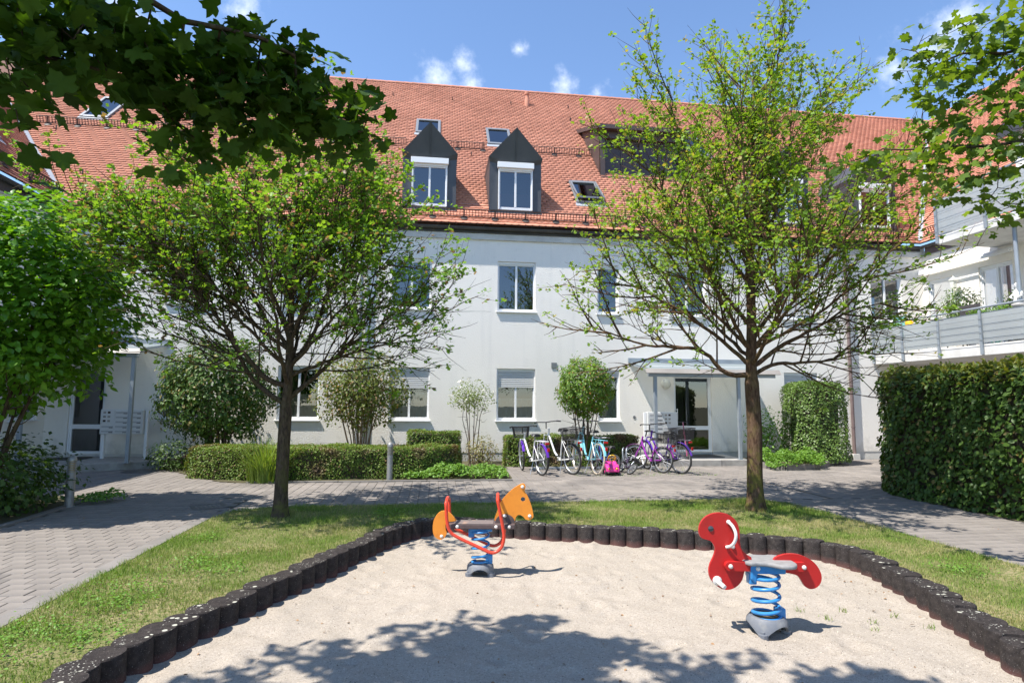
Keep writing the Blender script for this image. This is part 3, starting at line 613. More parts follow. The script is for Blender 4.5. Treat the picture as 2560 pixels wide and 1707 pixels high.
# eave: soffit, gutter, downpipes
MB().box(XL-.1, XR+.1, 15.945, 16.05, 5.96, 6.12).build('soffit', W['plinth'], MAIN)
def gutter(parent, a, b, r=.08):
    a, b = Vector(a), Vector(b); t = (b-a).normalized(); s = t.cross(Vector((0, 0, 1))); n = 9; vs = []
    for p in (a, b):
        for rr in (r, r-.008):
            for i in range(n): q = math.pi*i/(n-1); vs.append(p + s*math.cos(q)*rr + Vector((0, 0, -math.sin(q)*rr)))
    fs = []
    for k in (0, 1): fs += [(k*n+i, k*n+i+1, 2*n+k*n+i+1, 2*n+k*n+i) for i in range(n-1)]
    fs += [(0, 2*n, 3*n, n), (n-1, 2*n-1, 4*n-1, 3*n-1)]
    g = MB().add(vs, fs).build('gutter', W['gutter'], parent, smooth=True)
    k = MB(); L = (b-a).length; m = int(L/.75)
    for i in range(1, m):
        p = a + t*(L*i/m); k.tube([p + s*math.cos(q)*(r+.004) + Vector((0, 0, -math.sin(q)*(r+.004))) for q in [math.pi*j/8 for j in range(9)]], .006, 4)
    k.build('gutter_brackets', W['gutter'], g); return g
gutter(MAIN, (-9.3, 15.86, 6.27), (14.4, 15.86, 6.27), .072)
MB().box(-9.3, 14.4, 15.93, 15.94, 6.14, 6.3).build('fascia', W['gutter'], MAIN)
def downpipe(parent, x, y, m, wallz=.2, kink=True):
    P = [(x, 15.86, 6.2), (x, 15.86, 6.05), (x, y, 5.85), (x, y, wallz)]
    o = MB().tube(P, .048, 12).build('downpipe', m, parent, smooth=True)
    for z in (.9, 2.6, 4.3): MB().lathe([(.056, 0), (.056, .03), (.05, .03)], 12, (x, y, z)).build('pipe_clamp', m, o)
downpipe(MAIN, 11.9, 15.9, W['pipe'], .12); downpipe(MAIN, -1.96, 15.9, W['galv'], .1)
MB().box(11.8, 12.0, 15.8, 15.98, -.02, .16).build('pipe_shoe', W['plinth'], MAIN)

# ---------------- roofs
def tile_mesh():
    w, L, th = .1895, .25, .023; arc = []
    for i in range(7):
        q = math.pi*(1+i/6); arc.append((w/2*math.cos(q), .036+.036*math.sin(q)))
    top = arc + [(w/2, L), (-w/2, L)]; n = len(top)
    z = lambda v: .046-.040*v/L
    vs = [(a, b, z(b)) for a, b in top] + [(a, b, z(b)-th) for a, b in top[:7]]
    return vs, [tuple(range(n))] + [(i+1, i, n+i, n+i+1) for i in range(6)]
TV, TF = tile_mesh()
def tiled(root, name, O, U, Vv, N, nv, urange, skips, m, pitch=.19, course=.149, u_off=0):
    """One roof slope of flat rounded tiles: the biggest in view are single objects, the rest one mass."""
    O, U, Vv, N = (Vector(a) for a in (O, U, Vv, N)); spots = []
    for j in range(nv):
        v = j*course; a, b = urange(v)
        i0, i1 = int(math.floor((a-u_off)/pitch)), int(math.ceil((b-u_off)/pitch))
        for i in range(i0, i1+1):
            u = u_off + (i + .5*(j % 2))*pitch
            if u < a+.03 or u > b-.03: continue
            if any(s[0] < u < s[1] and s[2] < v+.06 < s[3] for s in skips): continue
            spots.append((u, v))
    M = Matrix((U, Vv, N)).transposed().to_4x4(); me = bpy.data.meshes.new('roof_tile'); me.from_pydata(TV, [], TF); me.update(); me.materials.append(m)
    def key(s):
        p = O+U*s[0]+Vv*s[1]; q = p-EYE; w = q.dot(_fw); seen = abs(q.dot(_rr)/w) < .84 and abs(q.dot(_uu)/w) < .56
        return (0 if seen else 1, q.length)
    spots.sort(key=key)
    for u, v in spots[:300]:
        p = O+U*u+Vv*v+N*rng.uniform(0, .003); o = link('roof_tile', me, root, p); o.rotation_euler = (M @ Matrix.Rotation(rng.uniform(-.012, .012), 4, 'Z') @ Matrix.Rotation(rng.uniform(-.02, .02), 4, 'Y')).to_euler()
    S = np.array(spots[300:]); k = len(S)
    if not k: return
    T = np.array(TV); nt = len(T); an = nr.uniform(-.012, .012, k); tw = nr.uniform(-.018, .018, k); up = nr.uniform(0, .004, k)
    uu = S[:, :1]+T[None, :, 0]-an[:, None]*T[None, :, 1]; vv = S[:, 1:]+T[None, :, 1]+an[:, None]*T[None, :, 0]; hh = T[None, :, 2]+up[:, None]+tw[:, None]*T[None, :, 0]
    P = np.array(O)+uu[..., None]*np.array(U)+vv[..., None]*np.array(Vv)+hh[..., None]*np.array(N)
    big = np.array([TF[0]]); sm = np.array(TF[1:]); base = (np.arange(k)*nt)[:, None, None]
    V = P.reshape(-1, 3)-np.array(org(root)); me2 = bpy.data.meshes.new('roof_tiles')
    f9 = (base+big).reshape(-1, 9); f4 = (base+sm).reshape(-1, 4)
    me2.vertices.add(len(V)); me2.vertices.foreach_set('co', V.astype(np.float32).ravel())
    lv = np.concatenate([f9.ravel(), f4.ravel()]).astype(np.int32); me2.loops.add(len(lv)); me2.loops.foreach_set('vertex_index', lv)
    ls = np.concatenate([np.arange(len(f9))*9, len(f9)*9+np.arange(len(f4))*4]).astype(np.int32); me2.polygons.add(len(ls)); me2.polygons.foreach_set('loop_start', ls); me2.update(calc_edges=True); me2.materials.append(m)
    link('roof_tiles', me2, root)['kind'] = 'stuff'
q2 = math.sqrt(.5); SL = 8.5
YE, ZE, YRG = 15.80, 6.33, 24.25; ZRG = ZE+YRG-YE
def zr(y): return ZE+(y-YE)
def RP(x, y, h=0): return Vector((x, y-h*q2, zr(y)+h*q2))
xa, xb = -9.2, 14.3
roof = MB().add([(xa, YE, ZE), (xb, YE, ZE), (xb+YRG-YE, YRG, ZRG), (xa-YRG+YE, YRG, ZRG), (xa-YRG+YE, 2*YRG-YE, ZE), (xb+YRG-YE, 2*YRG-YE, ZE)], [(0, 1, 2, 3), (3, 2, 5, 4)]).build('roof', W['under'], MAIN)
DX = (-.26, 2.15, 10.35, 13.25); YD = 16.3
sv = lambda y: (y-YE)/q2
SKY = [(-.85, .02, 20.3, 21.2), (1.64, 2.5, 19.83, 20.87), (4.05, 4.92, 16.87, 17.92), (-11.45, -10.6, 19.97, 21.3), (8.95, 9.85, 19.95, 21.15), (8.6, 9.4, 16.6, 17.5)]
skips = [(x-.65, x+.65, sv(16.3), sv(17.9)) for x in DX] + [(a+.02, b-.02, sv(c)+.0, sv(d)-.1) for a, b, c, d in SKY] + [(5.3, 8.04, sv(18.5), sv(20.1))]
tiled(roof, 'main', (0, YE, ZE), (1, 0, 0), (0, q2, q2), (0, -q2, q2), int(sv(YRG)/.149)+1, lambda v: (max(xa-v*q2, -14.5), min(xb+v*q2, 23.5)), skips, W['tile'])
for i in range(115):
    x = -14.4+i*.33
    o = MB(); vs = [(x+dx, YRG+r*math.cos(q), ZRG-.03+r*math.sin(q)) for dx, r in ((0, .115), (.35, .105)) for q in [math.pi*k/7 for k in range(8)]]
    o.add(vs, [(k, k+1, 9+k, 8+k) for k in range(7)]+[tuple(range(8))]).build('ridge_tile', W['tile'], roof)
# valleys (lead strips)
for x0, s in ((xa, -1), (xb, 1)):
    L = 7.5; m = MB(); p = Vector((x0, YE, ZE+.035)); e = Vector((x0+s*L, YE+L, ZE+L+.035)); side = Vector((s*.09, -.0, .0)); side2 = Vector((0, .09, .0))
    m.add([p-Vector((s*.02, 0, 0))+Vector((0, .09, .09)), p+Vector((s*.11, 0, .11)), e+Vector((s*.11, 0, .11)), e+Vector((0, .09, .09))], [(0, 1, 2, 3)]); m.build('valley_flashing', W['lead'], roof)
def snowguard(parent, O, U, N, L, step=.85):
    """Lattice snow guard; O foot line start, U along the roof, N roof normal."""
    O, U, N = Vector(O), Vector(U), Vector(N); up = (N*.55+Vector((0, 0, 1))*.75).normalized(); m = MB()
    for h in (.055, .25): m.bar(O+up*h, O+U*L+up*h, .022)
    k = int(L/.085)
    for i in range(k+1): m.bar(O+U*(L*i/k)+up*.055, O+U*(L*i/k)+up*.25, .015)
    g = m.build('snow_guard', W['iron'], parent)
    for i in range(int(L/step)+1):
        p = O+U*(.3+i*step)
        if .3+i*step > L: break
        b = MB(); b.bar(p-N*.0, p+up*.24, .03, .02); b.lathe([(.10, .03), (.10, .038), (.03, .05)], 12, p+Vector((0, 0, -.02)), N).build('bracket', W['iron'], g)
NR = (0, -q2, q2)
snowguard(roof, RP(-8.95, 15.98, .03), (1, 0, 0), NR, 22.9)
for a, b in ((-12.3, -1.1), (.3, 1.5), (2.75, 5.2), (8.3, 17.3)): snowguard(roof, RP(a, 19.42, .03), (1, 0, 0), NR, b-a)
hk = MB().bar((0, 0, 0), (0, 0, .14), .02, .03).bar((0, 0, .02), (0, -.10, .0), .02, .015).bar((0, -.10, 0), (0, -.12, .05), .02, .015)
hme = bpy.data.meshes.new('roof_hook'); hme.from_pydata(hk.v, [], hk.f); hme.update(); hme.materials.append(W['iron'])
for x, y in [(-1.87, 23.03), (.47, 23.01), (2.82, 22.98), (5.18, 22.97), (5.03, 21.93), (1.04, 19.07), (3.05, 19.0), (-9.58, 17.05), (-11.61, 19.16), (-1.2, 19.1), (7.5, 23), (9.9, 23), (12.2, 23)]: link('roof_hook', hme, roof, RP(x, y, .03))
MB().lathe([(.10, -.1), (.10, .28), (.075, .32), (.075, .48), (.10, .50), (.10, .60), (.06, .62)], 14, RP(3.48, 22.95, 0)).build('vent_pipe', W['tile'], roof, smooth=True)
W['skyglass'] = glassmat('skylight_glass', (.5, .58, .6), 2.6)
def skylight(parent, RPf, x0, x1, y0, y1, tilt=0):
    m = MB()
    def box(a, b, c, d, h0, h1): m.add([RPf(x, y, h) for h in (h0, h1) for y in (c, d) for x in (a, b)], [(0, 2, 3, 1), (4, 5, 7, 6), (0, 1, 5, 4), (2, 6, 7, 3), (0, 4, 6, 2), (1, 3, 7, 5)])
    f = .09
    box(x0, x0+f, y0, y1, -.02, .09); box(x1-f, x1, y0, y1, -.02, .09); box(x0+f, x1-f, y0, y0+f, -.02, .085); box(x0+f, x1-f, y1-f, y1, -.02, .095)
    s = m.build('skylight', W['skyframe'], parent, bevel=.006)
    MB().add([RPf(x0+f, y0+f, .05+tilt), RPf(x1-f, y0+f, .05+tilt), RPf(x1-f, y1-f, .055), RPf(x0+f, y1-f, .055)], [(0, 1, 2, 3)]).build('pane', W['skyglass'], s)
    MB().add([RPf(x0, y0, -.015), RPf(x1, y0, -.015), RPf(x1, y1, -.015), RPf(x0, y1, -.015)], [(0, 1, 2, 3)]).build('blind', W['blind'], s)
    MB().add([RPf(x0-.03, y0-.13, .045), RPf(x1+.03, y0-.13, .045), RPf(x1+.03, y0+.002, .05), RPf(x0-.03, y0+.002, .05)], [(0, 1, 2, 3)]).build('apron', W['lead'], s)
    if tilt:
        k = MB(); 
        for x in (x0+.04, x1-.04): k.bar(RPf(x, y0+.05, .05+tilt), RPf(x, y1-.05, .10), .05, .04)
        k.bar(RPf(x0+.02, y0+.05, .05+tilt), RPf(x1-.02, y0+.05, .05+tilt), .05, .05); k.build('sash', W['skyframe'], s)
for i, s in enumerate(SKY): skylight(roof, RP, *s, tilt=.16 if i in (2, 5) else 0)
# gabled dormers
def dormer(cx):
    h, yw, zb = .74, YD, 6.80; zs, za = 8.44, 9.24; ys, ya = yw-.10, yw-.30; zw = 8.27
    m = MB(); F = lambda x, y, z: (cx+x, y, z)
    for s in (-1, 1):
        ybs = YE+zs-ZE; yba = YE+za-ZE
        m.add([F(s*h, yw, zb), F(s*.5, yw, zb), F(s*.5, yw, zw), F(s*h, yw-.02, zs-.13)], [(0, 1, 2, 3)])                    # jamb panel
        m.add([F(s*(h+.03), ys, zs), F(s*h, yw-.02, zs-.13), F(s*.5, yw, zw), F(0, yw, zw), F(0, ya, za)], [(0, 1, 2), (0, 2, 3, 4)])       # leaning gable panel
        m.add([F(s*(h+.03), ys, zs), F(0, ya, za), F(0, yba+.3, za), F(s*(h+.03), ybs+.3, zs)], [(0, 1, 2, 3)])             # roof plane
        m.add([F(s*(h+.03), ys, zs+.0), F(s*(h+.03), ybs+.3, zs), F(s*h, ybs+.3, zs-.12), F(s*h, yw-.02, zs-.13)], [(0, 1, 2, 3)])
        m.add([F(s*h, yw, zb-.5), F(s*h, yw-.02, zs-.13), F(s*h, ybs+.2, zs-.12), F(s*h, ybs+.2, zb)], [(0, 1, 2, 3)])      # cheek
    m.add([F(-h, yw, zb-.1), F(h, yw, zb-.1), F(h, yw, zb+.13), F(-h, yw, zb+.13)], [(0, 1, 2, 3)])
    d = m.build('dormer', W['zinc'], roof)
    MB().bar(F(0, ya-.012, za), F(0, yw-.012, zw), .022, .03).build('ridge_seam', W['zinc'], d)
    MB().box(cx-h-.02, cx+h+.02, yw-.08, yw+.01, zb-.02, zb+.05).build('ledge', W['zinc'], d)
    MB().add([F(-h, yw-.03, zb-.03), F(h, yw-.03, zb-.03), F(h, yw-.32, zb-.27), F(-h, yw-.32, zb-.27)], [(0, 3, 2, 1)]).build('apron', W['lead'], d)
    pl = PL((cx, yw, 0), (1, 0, 0), (0, -1, 0))
    window(d, pl, -.49, .49, zb+.13, zw-.13, rec=-.035, sill=False, name='window')
    MB().pbox(pl, -.52, .52, zw-.145, zw+.02, 0, .13).build('shutter_box', W['white'], d, bevel=.008)
    return d
for x in DX: dormer(x)
W['dull'] = mat('dull_brown_pane', (.045, .032, .03), .35, (.07, .05, .047), 1.5)
# brown shed dormer
ys_, x0_, x1_, zt_ = 18.36, 5.22, 8.12, 10.55
m = MB(); yb_ = YE+zt_+1.2-ZE
m.add([(x0_-.12, ys_-.25, zt_+.02), (x1_+.12, ys_-.25, zt_+.02), (x1_+.12, yb_, zt_+1.25), (x0_-.12, yb_, zt_+1.25)], [(0, 1, 2, 3)])
m.add([(x0_-.12, ys_-.25, zt_+.02), (x1_+.12, ys_-.25, zt_+.02), (x1_+.12, ys_-.25, zt_-.12), (x0_-.12, ys_-.25, zt_-.12)], [(0, 3, 2, 1)])
m.add([(x0_-.12, ys_-.25, zt_-.12), (x1_+.12, ys_-.25, zt_-.12), (x1_+.12, ys_+.1, zt_-.12), (x0_-.12, ys_+.1, zt_-.12)], [(0, 1, 2, 3)])
for x in (x0_, x1_): m.add([(x, ys_, 8.4), (x, ys_, zt_), (x, yb_, zt_+1.2), (x, yb_, zt_)], [(0, 1, 2, 3)])
for x in (x0_-.12, x1_+.12): m.add([(x, ys_-.25, zt_+.02), (x, ys_-.25, zt_-.12), (x, yb_, zt_+1.1), (x, yb_, zt_+1.25)], [(0, 1, 2, 3)])
sd = m.build('shed_dormer', W['brownmetal'], roof)
MB().box(x0_, x0_+.16, ys_-.02, ys_+.1, 8.8, zt_-.1).box(x1_-.16, x1_, ys_-.02, ys_+.1, 8.8, zt_-.1).box(x0_+.16, x1_-.16, ys_-.02, ys_+.1, 10.2, zt_-.1).box(x0_-.02, x1_+.02, ys_-.12, ys_+.1, 8.72, 8.86).build('cladding', W['brownmetal'], sd, bevel=.01)
for i in range(4):
    a = x0_+.16+i*.64; f = MB(); f.box(a, a+.05, ys_+.12, ys_+.18, 8.86, 10.2).box(a+.58, a+.63, ys_+.12, ys_+.18, 8.86, 10.2).box(a+.05, a+.58, ys_+.12, ys_+.18, 10.1, 10.2).box(a+.05, a+.58, ys_+.12, ys_+.18, 8.86, 8.95)
    f = f.build('window', W['brownmetal'], sd); MB().add([(a+.05, ys_+.15, 8.95), (a+.58, ys_+.15, 8.95), (a+.58, ys_+.15, 10.1), (a+.05, ys_+.15, 10.1)], [(0, 1, 2, 3)]).build('pane', W['dull'], f)
MB().add([(x0_+.1, ys_+.9, 8.5), (x1_-.1, ys_+.9, 8.5), (x1_-.1, ys_+.9, zt_+.1), (x0_+.1, ys_+.9, zt_+.1)], [(0, 1, 2, 3)]).build('room_lining', W['room'], sd)
# ---------------- entrance canopies
W['canopygut'] = mat('canopy_gutter', (.30, .275, .25), .5, (.24, .22, .20), 2)
def canopy(parent, x0, x1, yf, zf, zw, posts, label):
    m = MB(); m.box(x0, x1, yf-.05, yf+.05, zf, zf+.10); c = m.build('canopy', W['galv'], parent, bevel=.006)
    MB().add([(x0-.1, yf-.17, zf+.085), (x1+.1, yf-.17, zf+.085), (x1+.1, yf-.06, zf+.2), (x0-.1, yf-.06, zf+.2)], [(0, 1, 2, 3)]).add([(x0-.1, yf-.17, zf+.085), (x1+.1, yf-.17, zf+.085), (x1+.1, yf-.05, zf+.08), (x0-.1, yf-.05, zf+.08)], [(3, 2, 1, 0)]).build('canopy_gutter', W['canopygut'], c)
    MB().add([(x0, yf-.06, zf+.20), (x1, yf-.06, zf+.20), (x1, 15.97, zw-.12), (x0, 15.97, zw-.12)], [(0, 1, 2, 3)]).build('glass_roof', W['clear'], c)
    MB().pbox(PF, x0-.03, x1+.03, zw-.14, zw, 0, .05).build('wall_flashing', W['galv'], c)
    n = max(2, int((x1-x0)/.8)); 
    for i in range(n+1):
        x = x0+.03+(x1-x0-.06)*i/n; MB().bar((x, yf-.02, zf+.17), (x, 15.97, zw-.155), .035, .05).build('rafter', W['galv'], c)
    MB().tube([(x0, yf-.02, zf+.26), (x1, yf-.02, zf+.26)], .008, 6).build('rail', W['white'], c)
    for x in posts: MB().box(x-.04, x+.04, yf-.04, yf+.04, .15, zf).build('post', W['galv'], c, bevel=.006); MB().box(x-.07, x+.07, yf-.07, yf+.07, .15, .162).build('foot_plate', W['galv'], c)
canopy(MAIN, 5.32, 8.72, 14.52, 2.22, 2.79, (5.5, 7.72), '')
canopy(MAIN, -9.25, -6.68, 14.5, 2.50, 3.06, (-6.76, -9.0), '')
# ---------------- left wing
ol = [(14.75, 15.7, *Zl), (12.6, 13.6, *Zu)]
wall(LWING, PLW, 6, 16.02, -.1, 6.3, ol, W['stucco'])
window(LWING, PLW, *ol[0]); window(LWING, PLW, *ol[1])
gutter(LWING, (-9.26, 15.8, 6.27), (-9.26, 6, 6.27), .072)
MB().box(-9.45, -9.345, 6, 15.9, 5.96, 6.12).build('soffit', W['plinth'], LWING); MB().box(-9.34, -9.33, 6, 15.8, 6.0, 6.3).build('fascia', W['gutter'], LWING)
xl = -9.2
lr = MB().add([(xl, 6, ZE), (xl, YE, ZE), (xl-8.45, YRG, ZRG), (xl-8.45, 6, ZRG)], [(0, 1, 2, 3)]).build('roof', W['under'], LWING)
tiled(lr, 'left', (xl, 0, ZE), (0, 1, 0), (-q2, 0, q2), (q2, 0, q2), 48, lambda v: (11.0, YE+v*q2), [(14.8, 15.56, 2.3, 3.4)], W['tileold'])
snowguard(lr, (xl-.24+.03, 15.9, ZE+.24+.03), (0, -1, 0), (q2, 0, q2), 5.0)
RPL = lambda a, b, h=0: Vector((xl-(b-YE)+h*q2, a, zr(b)+h*q2))
skylight(lr, RPL, 14.78, 15.58, 17.3, 18.1)
# ---------------- right wing
orr = [(14.98, 15.84, 2.98, 5.22), (13.2, 14.16, 2.98, 5.26), (14.6, 15.6, *Zl), (11.0, 12.2, *Zu), (9.6, 10.6, 2.98, 5.2), (11.5, 12.5, *Zl)]
wall(RWING, PR, 4, 16.02, -.1, 6.14, orr, W['stucco'])
w = window(RWING, PR, *orr[0], leaves=1, sill=False, cur=('curtain', 3.0, 4.4)); window(RWING, PR, *orr[1], sill=False, cur=('curtain', 3.0, 4.35)); window(RWING, PR, *orr[2], shut=.95); window(RWING, PR, *orr[3]); window(RWING, PR, *orr[4], sill=False); window(RWING, PR, *orr[5])
gutter(RWING, (14.36, 13.6, 6.27), (14.36, 15.8, 6.27), .072)
MB().box(14.445, 14.55, 4, 15.9, 5.96, 6.12).build('soffit', W['plinth'], RWING); MB().box(14.43, 14.44, 13.2, 15.8, 6.0, 6.3).build('fascia', W['pipe'], RWING)
xr = 14.3
rr_ = MB().add([(xr, 13.0, ZE), (xr, YE, ZE), (xr+8.45, YRG, ZRG), (xr+8.45, 13.0, ZRG)], [(0, 3, 2, 1)]).add([(xr+2.2, 2, ZE+2.2), (xr+2.2, 13.0, ZE+2.2), (xr+8.45, 13.0, ZRG), (xr+8.45, 2, ZRG)], [(0, 3, 2, 1)]).build('roof', W['under'], RWING)
tiled(rr_, 'right', (xr, 0, ZE), (0, -1, 0), (q2, 0, q2), (-q2, 0, q2), 81, lambda v: (-YE-v*q2, -7.2), [(-12.95, -6, 0, 3.45)], W['tile'])
snowguard(rr_, (xr+.2, 13.4, ZE+.24), (0, 1, 0), (-q2, 0, q2), 2.4)
# clad dormer storey above the upper balcony
od = [(10.6, 12.0, 6.1, 8.1), (8.4, 9.8, 6.1, 8.1)]
wall(RWING, PR, 7.2, 12.9, 6.15, 8.5, od, W['stucco'], name='dormer_wall')
for q_ in od: window(RWING, PR, *q_, sill=False)
MB().box(14.51, 17.2, 12.86, 12.9, 6.2, 8.5).box(14.2, 17.3, 7.1, 13.1, 8.5, 8.68).box(14.2, 14.25, 7.1, 13.1, 8.34, 8.5).build('dormer_cladding', W['zinc'], RWING)
MB().lathe([(.16, 0), (.16, .9), (.2, .92), (.2, 1.0)], 12, (20.5, 14.5, 12.3)).build('flue', W['galv'], RWING)
# balconies
XB = 12.72
def balcony(y0, y1, zs0, zs1, posts, zr_, far):
    s = MB().box(XB+.02, XR, y0, y1, zs0, zs1).build('balcony_slab', W['slab'], RWING, bevel=.01)
    MB().tube([(XB-.03, y0, zr_), (XB-.03, y1, zr_)], .024, 10).build('handrail', W['galv'], s, smooth=True)
    for y in posts:
        MB().box(XB-.045, XB+.0, y-.03, y+.03, zs0+.02, zr_-.06).bar((XB-.02, y, zr_-.08), (XB-.03, y, zr_-.01), .02).build('railing_post', W['galv'], s, bevel=.004)
    P = sorted(posts)
    for a, b in zip(P, P[1:]):
        MB().box(XB+.012, XB+.020, a+.02, b-.02, zs1+.04, zr_-.11).build('glass_panel', W['frost'], s)
    c = MB()
    for k in range(4): z = zs1+.10+k*(zr_-.1-zs1-.1)/4; c.tube([(XB-.055, y0, z), (XB-.055, y1, z)], .004, 5)
    c.build('cables', W['skyframe'], s); return s
b1 = balcony(6.2, 15.99, 2.72, 2.98, [15.95, 14.85, 13.65, 12.45, 11.25, 10.05, 8.85, 7.65, 6.45], 3.84, 1)
b2 = balcony(6.2, 13.55, 5.65, 5.86, [13.5, 12.13, 10.8, 9.5, 8.2, 6.9], 6.92, 1)
MB().box(XB+.03, XR, 13.53, 13.55, 5.9, 6.8).build('glass_panel', W['frost'], b2)
MB().tube([(12.98, 11.7, 2.98), (12.98, 11.7, 5.65)], .045, 10).build('support_post', W['galv'], b1, smooth=True)
aw = MB().tube([PR(13.0, 5.5, .12), PR(15.95, 5.5, .12)], .065, 12).build('awning', W['white'], RWING, smooth=True)
MB().bar(PR(13.05, 5.44, .22), PR(15.9, 5.44, .22), .03, .06).build('front_bar', W['white'], aw)
wl_ = MB().lathe([(.02, 0), (.075, .02), (.10, .2), (.115, .22), (.13, .24), (.06, .30), (.015, .34), (.015, .38)], 6, PR(14.75, 4.78, .2)).build('wall_lantern', W['lamp'], RWING)
MB().tube([PR(14.75, 4.7, 0), PR(14.75, 4.66, .1), PR(14.75, 4.74, .2)], .015, 6).build('bracket', W['white'], wl_)

# ================================================================== PLANTS
T_DIA = (np.array([(0, 0, 0), (.36, .45, .10), (0, 1, -.05), (-.36, .45, .10)]), np.array([(0, 1, 2), (0, 2, 3)]))
T_OVAL = (np.array([(0, 0, 0), (.30, .28, .07), (.31, .62, .06), (0, 1, -.08), (-.31, .62, .06), (-.30, .28, .07)]), np.array([(0, 1, 2), (0, 2, 3), (0, 3, 4), (0, 4, 5)]))
T_STAR = (np.array([(0, .0, 0), (.5, .22, .08), (.24, .42, .04), (.42, .72, .06), (0, 1, -.06), (-.42, .72, .06), (-.24, .42, .04), (-.5, .22, .08)]), np.array([(0, 1, 2), (0, 2, 4), (2, 3, 4), (0, 4, 6), (4, 5, 6), (0, 6, 7)]))
_mh = [(.0, .03), (.20, -.10), (.40, -.06), (.56, .03), (.43, .20), (.63, .30), (.72, .49), (.50, .50), (.31, .55), (.30, .74), (.13, .80), (.0, 1.02)]
_mo = _mh + [(-x, y) for x, y in _mh[-2:0:-1]]
T_MAPLE = (np.array([(0, .36, 0)] + [(x, y, -.16*abs(x)-.22*max(0, y-.4)+.06+.05*math.sin(9*x+7*y)) for x, y in _mo]), np.array([(0, 1+i, 1+(i+1) % len(_mo)) for i in range(len(_mo))]))
def unit(v): return v/np.maximum(np.linalg.norm(v, axis=-1, keepdims=True), 1e-9)
def leafcloud(name, m, parent, P, N, S, tm, fwd=None, rs=None):
    rs = rs or nr; P = np.asarray(P, float); k = len(P); N = unit(np.asarray(N, float)); a = rs.normal(size=(k, 3)) if fwd is None else np.asarray(fwd, float)+rs.normal(size=(k, 3))*.35
    Y = unit(a-N*(a*N).sum(1, keepdims=True)); X = np.cross(Y, N); T, F = tm; S = np.broadcast_to(S, (k,))
    V = P[:, None, :] + S[:, None, None]*(T[None, :, 0, None]*X[:, None]+T[None, :, 1, None]*Y[:, None]+T[None, :, 2, None]*N[:, None])
    return np_obj(name, V.reshape(-1, 3), ((np.arange(k)*len(T))[:, None, None]+F[None]).reshape(-1, F.shape[1]), m, parent)
def barkmat(name, a, b, moss=None, z=.8):
    m, n, l, p = _nt(name); p.inputs['Roughness'].default_value = .95; p.inputs['Specular IOR Level'].default_value = .15
    g = n.new('ShaderNodeNewGeometry'); mp = n.new('ShaderNodeMapping'); mp.inputs['Scale'].default_value = (1, 1, .28); l.new(g.outputs['Position'], mp.inputs[0])
    def noise(s, d=6, v=None):
        q = n.new('ShaderNodeTexNoise'); q.inputs['Scale'].default_value = s; q.inputs['Detail'].default_value = d; q.inputs['Roughness'].default_value = .65; l.new(v or mp.outputs[0], q.inputs['Vector']); return q.outputs['Fac']
    r = n.new('ShaderNodeMapRange'); r.inputs['From Min'].default_value = .38; r.inputs['From Max'].default_value = .64; l.new(noise(38), r.inputs['Value'])
    x = n.new('ShaderNodeMixRGB'); x.inputs['Color1'].default_value = c4(a); x.inputs['Color2'].default_value = c4(b); l.new(r.outputs[0], x.inputs['Fac']); out = x.outputs[0]
    if moss:
        r2 = n.new('ShaderNodeMapRange'); r2.inputs['From Min'].default_value = .46; r2.inputs['From Max'].default_value = .60; l.new(noise(7, 6, g.outputs['Position']), r2.inputs['Value'])
        s = n.new('ShaderNodeSeparateXYZ'); l.new(g.outputs['Position'], s.inputs[0]); r3 = n.new('ShaderNodeMapRange'); r3.inputs['From Min'].default_value = z+.5; r3.inputs['From Max'].default_value = z-.4; r3.inputs['To Min'].default_value = .2; l.new(s.outputs['Z'], r3.inputs['Value'])
        k = n.new('ShaderNodeMath'); k.operation = 'MULTIPLY'; l.new(r2.outputs[0], k.inputs[0]); l.new(r3.outputs[0], k.inputs[1])
        y = n.new('ShaderNodeMixRGB'); y.inputs['Color2'].default_value = c4(moss); l.new(k.outputs[0], y.inputs['Fac']); l.new(out, y.inputs['Color1']); out = y.outputs[0]
    l.new(out, p.inputs['Base Color'])
    b_ = n.new('ShaderNodeBump'); b_.inputs['Strength'].default_value = .9; b_.inputs['Distance'].default_value = .009; l.new(noise(55), b_.inputs['Height']); l.new(b_.outputs[0], p.inputs['Normal'])
    return m
W['bark'] = barkmat('bark', (.055, .030, .019), (.15, .095, .062), (.13, .115, .03))
W['barkL'] = barkmat('bark_dark', (.04, .029, .021), (.105, .076, .054), (.10, .10, .03), .4)
W['twig'] = mat('twig', (.12, .085, .06), .9)
LM = {}
LM['field'] = leafmat('field_maple_leaf', (.13, .25, .026), (.26, .41, .055), .42, rare=((.36, .32, .09), .10))
LM['fieldL'] = leafmat('field_maple_leaf_b', (.11, .25, .026), (.23, .40, .055), .42, rare=((.22, .15, .09), .12))
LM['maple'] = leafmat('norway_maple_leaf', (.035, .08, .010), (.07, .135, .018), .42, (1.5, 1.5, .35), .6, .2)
LM['mapleR'] = leafmat('maple_leaf_right', (.085, .155, .022), (.17, .26, .04), .45, (1.6, 1.5, .4), .45, .4)
LM['bushL'] = leafmat('bush_leaf', (.075, .19, .016), (.16, .35, .03), .4, (1.5, 1.45, .35), .35, .5)
LM['dense'] = leafmat('shrub_leaf', (.05, .11, .018), (.10, .18, .04), .22, None, .5, .35, rare=((.26, .23, .09), .10))
LM['loose'] = leafmat('loose_shrub_leaf', (.10, .15, .03), (.19, .23, .06), .32, rare=((.28, .20, .10), .14))
LM['rose'] = leafmat('rose_leaf', (.14, .20, .06), (.24, .30, .11), .35)
LM['lolly'] = leafmat('round_shrub_leaf', (.095, .20, .025), (.19, .30, .045), .33, rare=((.34, .18, .05), .05))
LM['column'] = leafmat('column_leaf', (.09, .17, .03), (.17, .26, .055), .22, None, .4, .5)
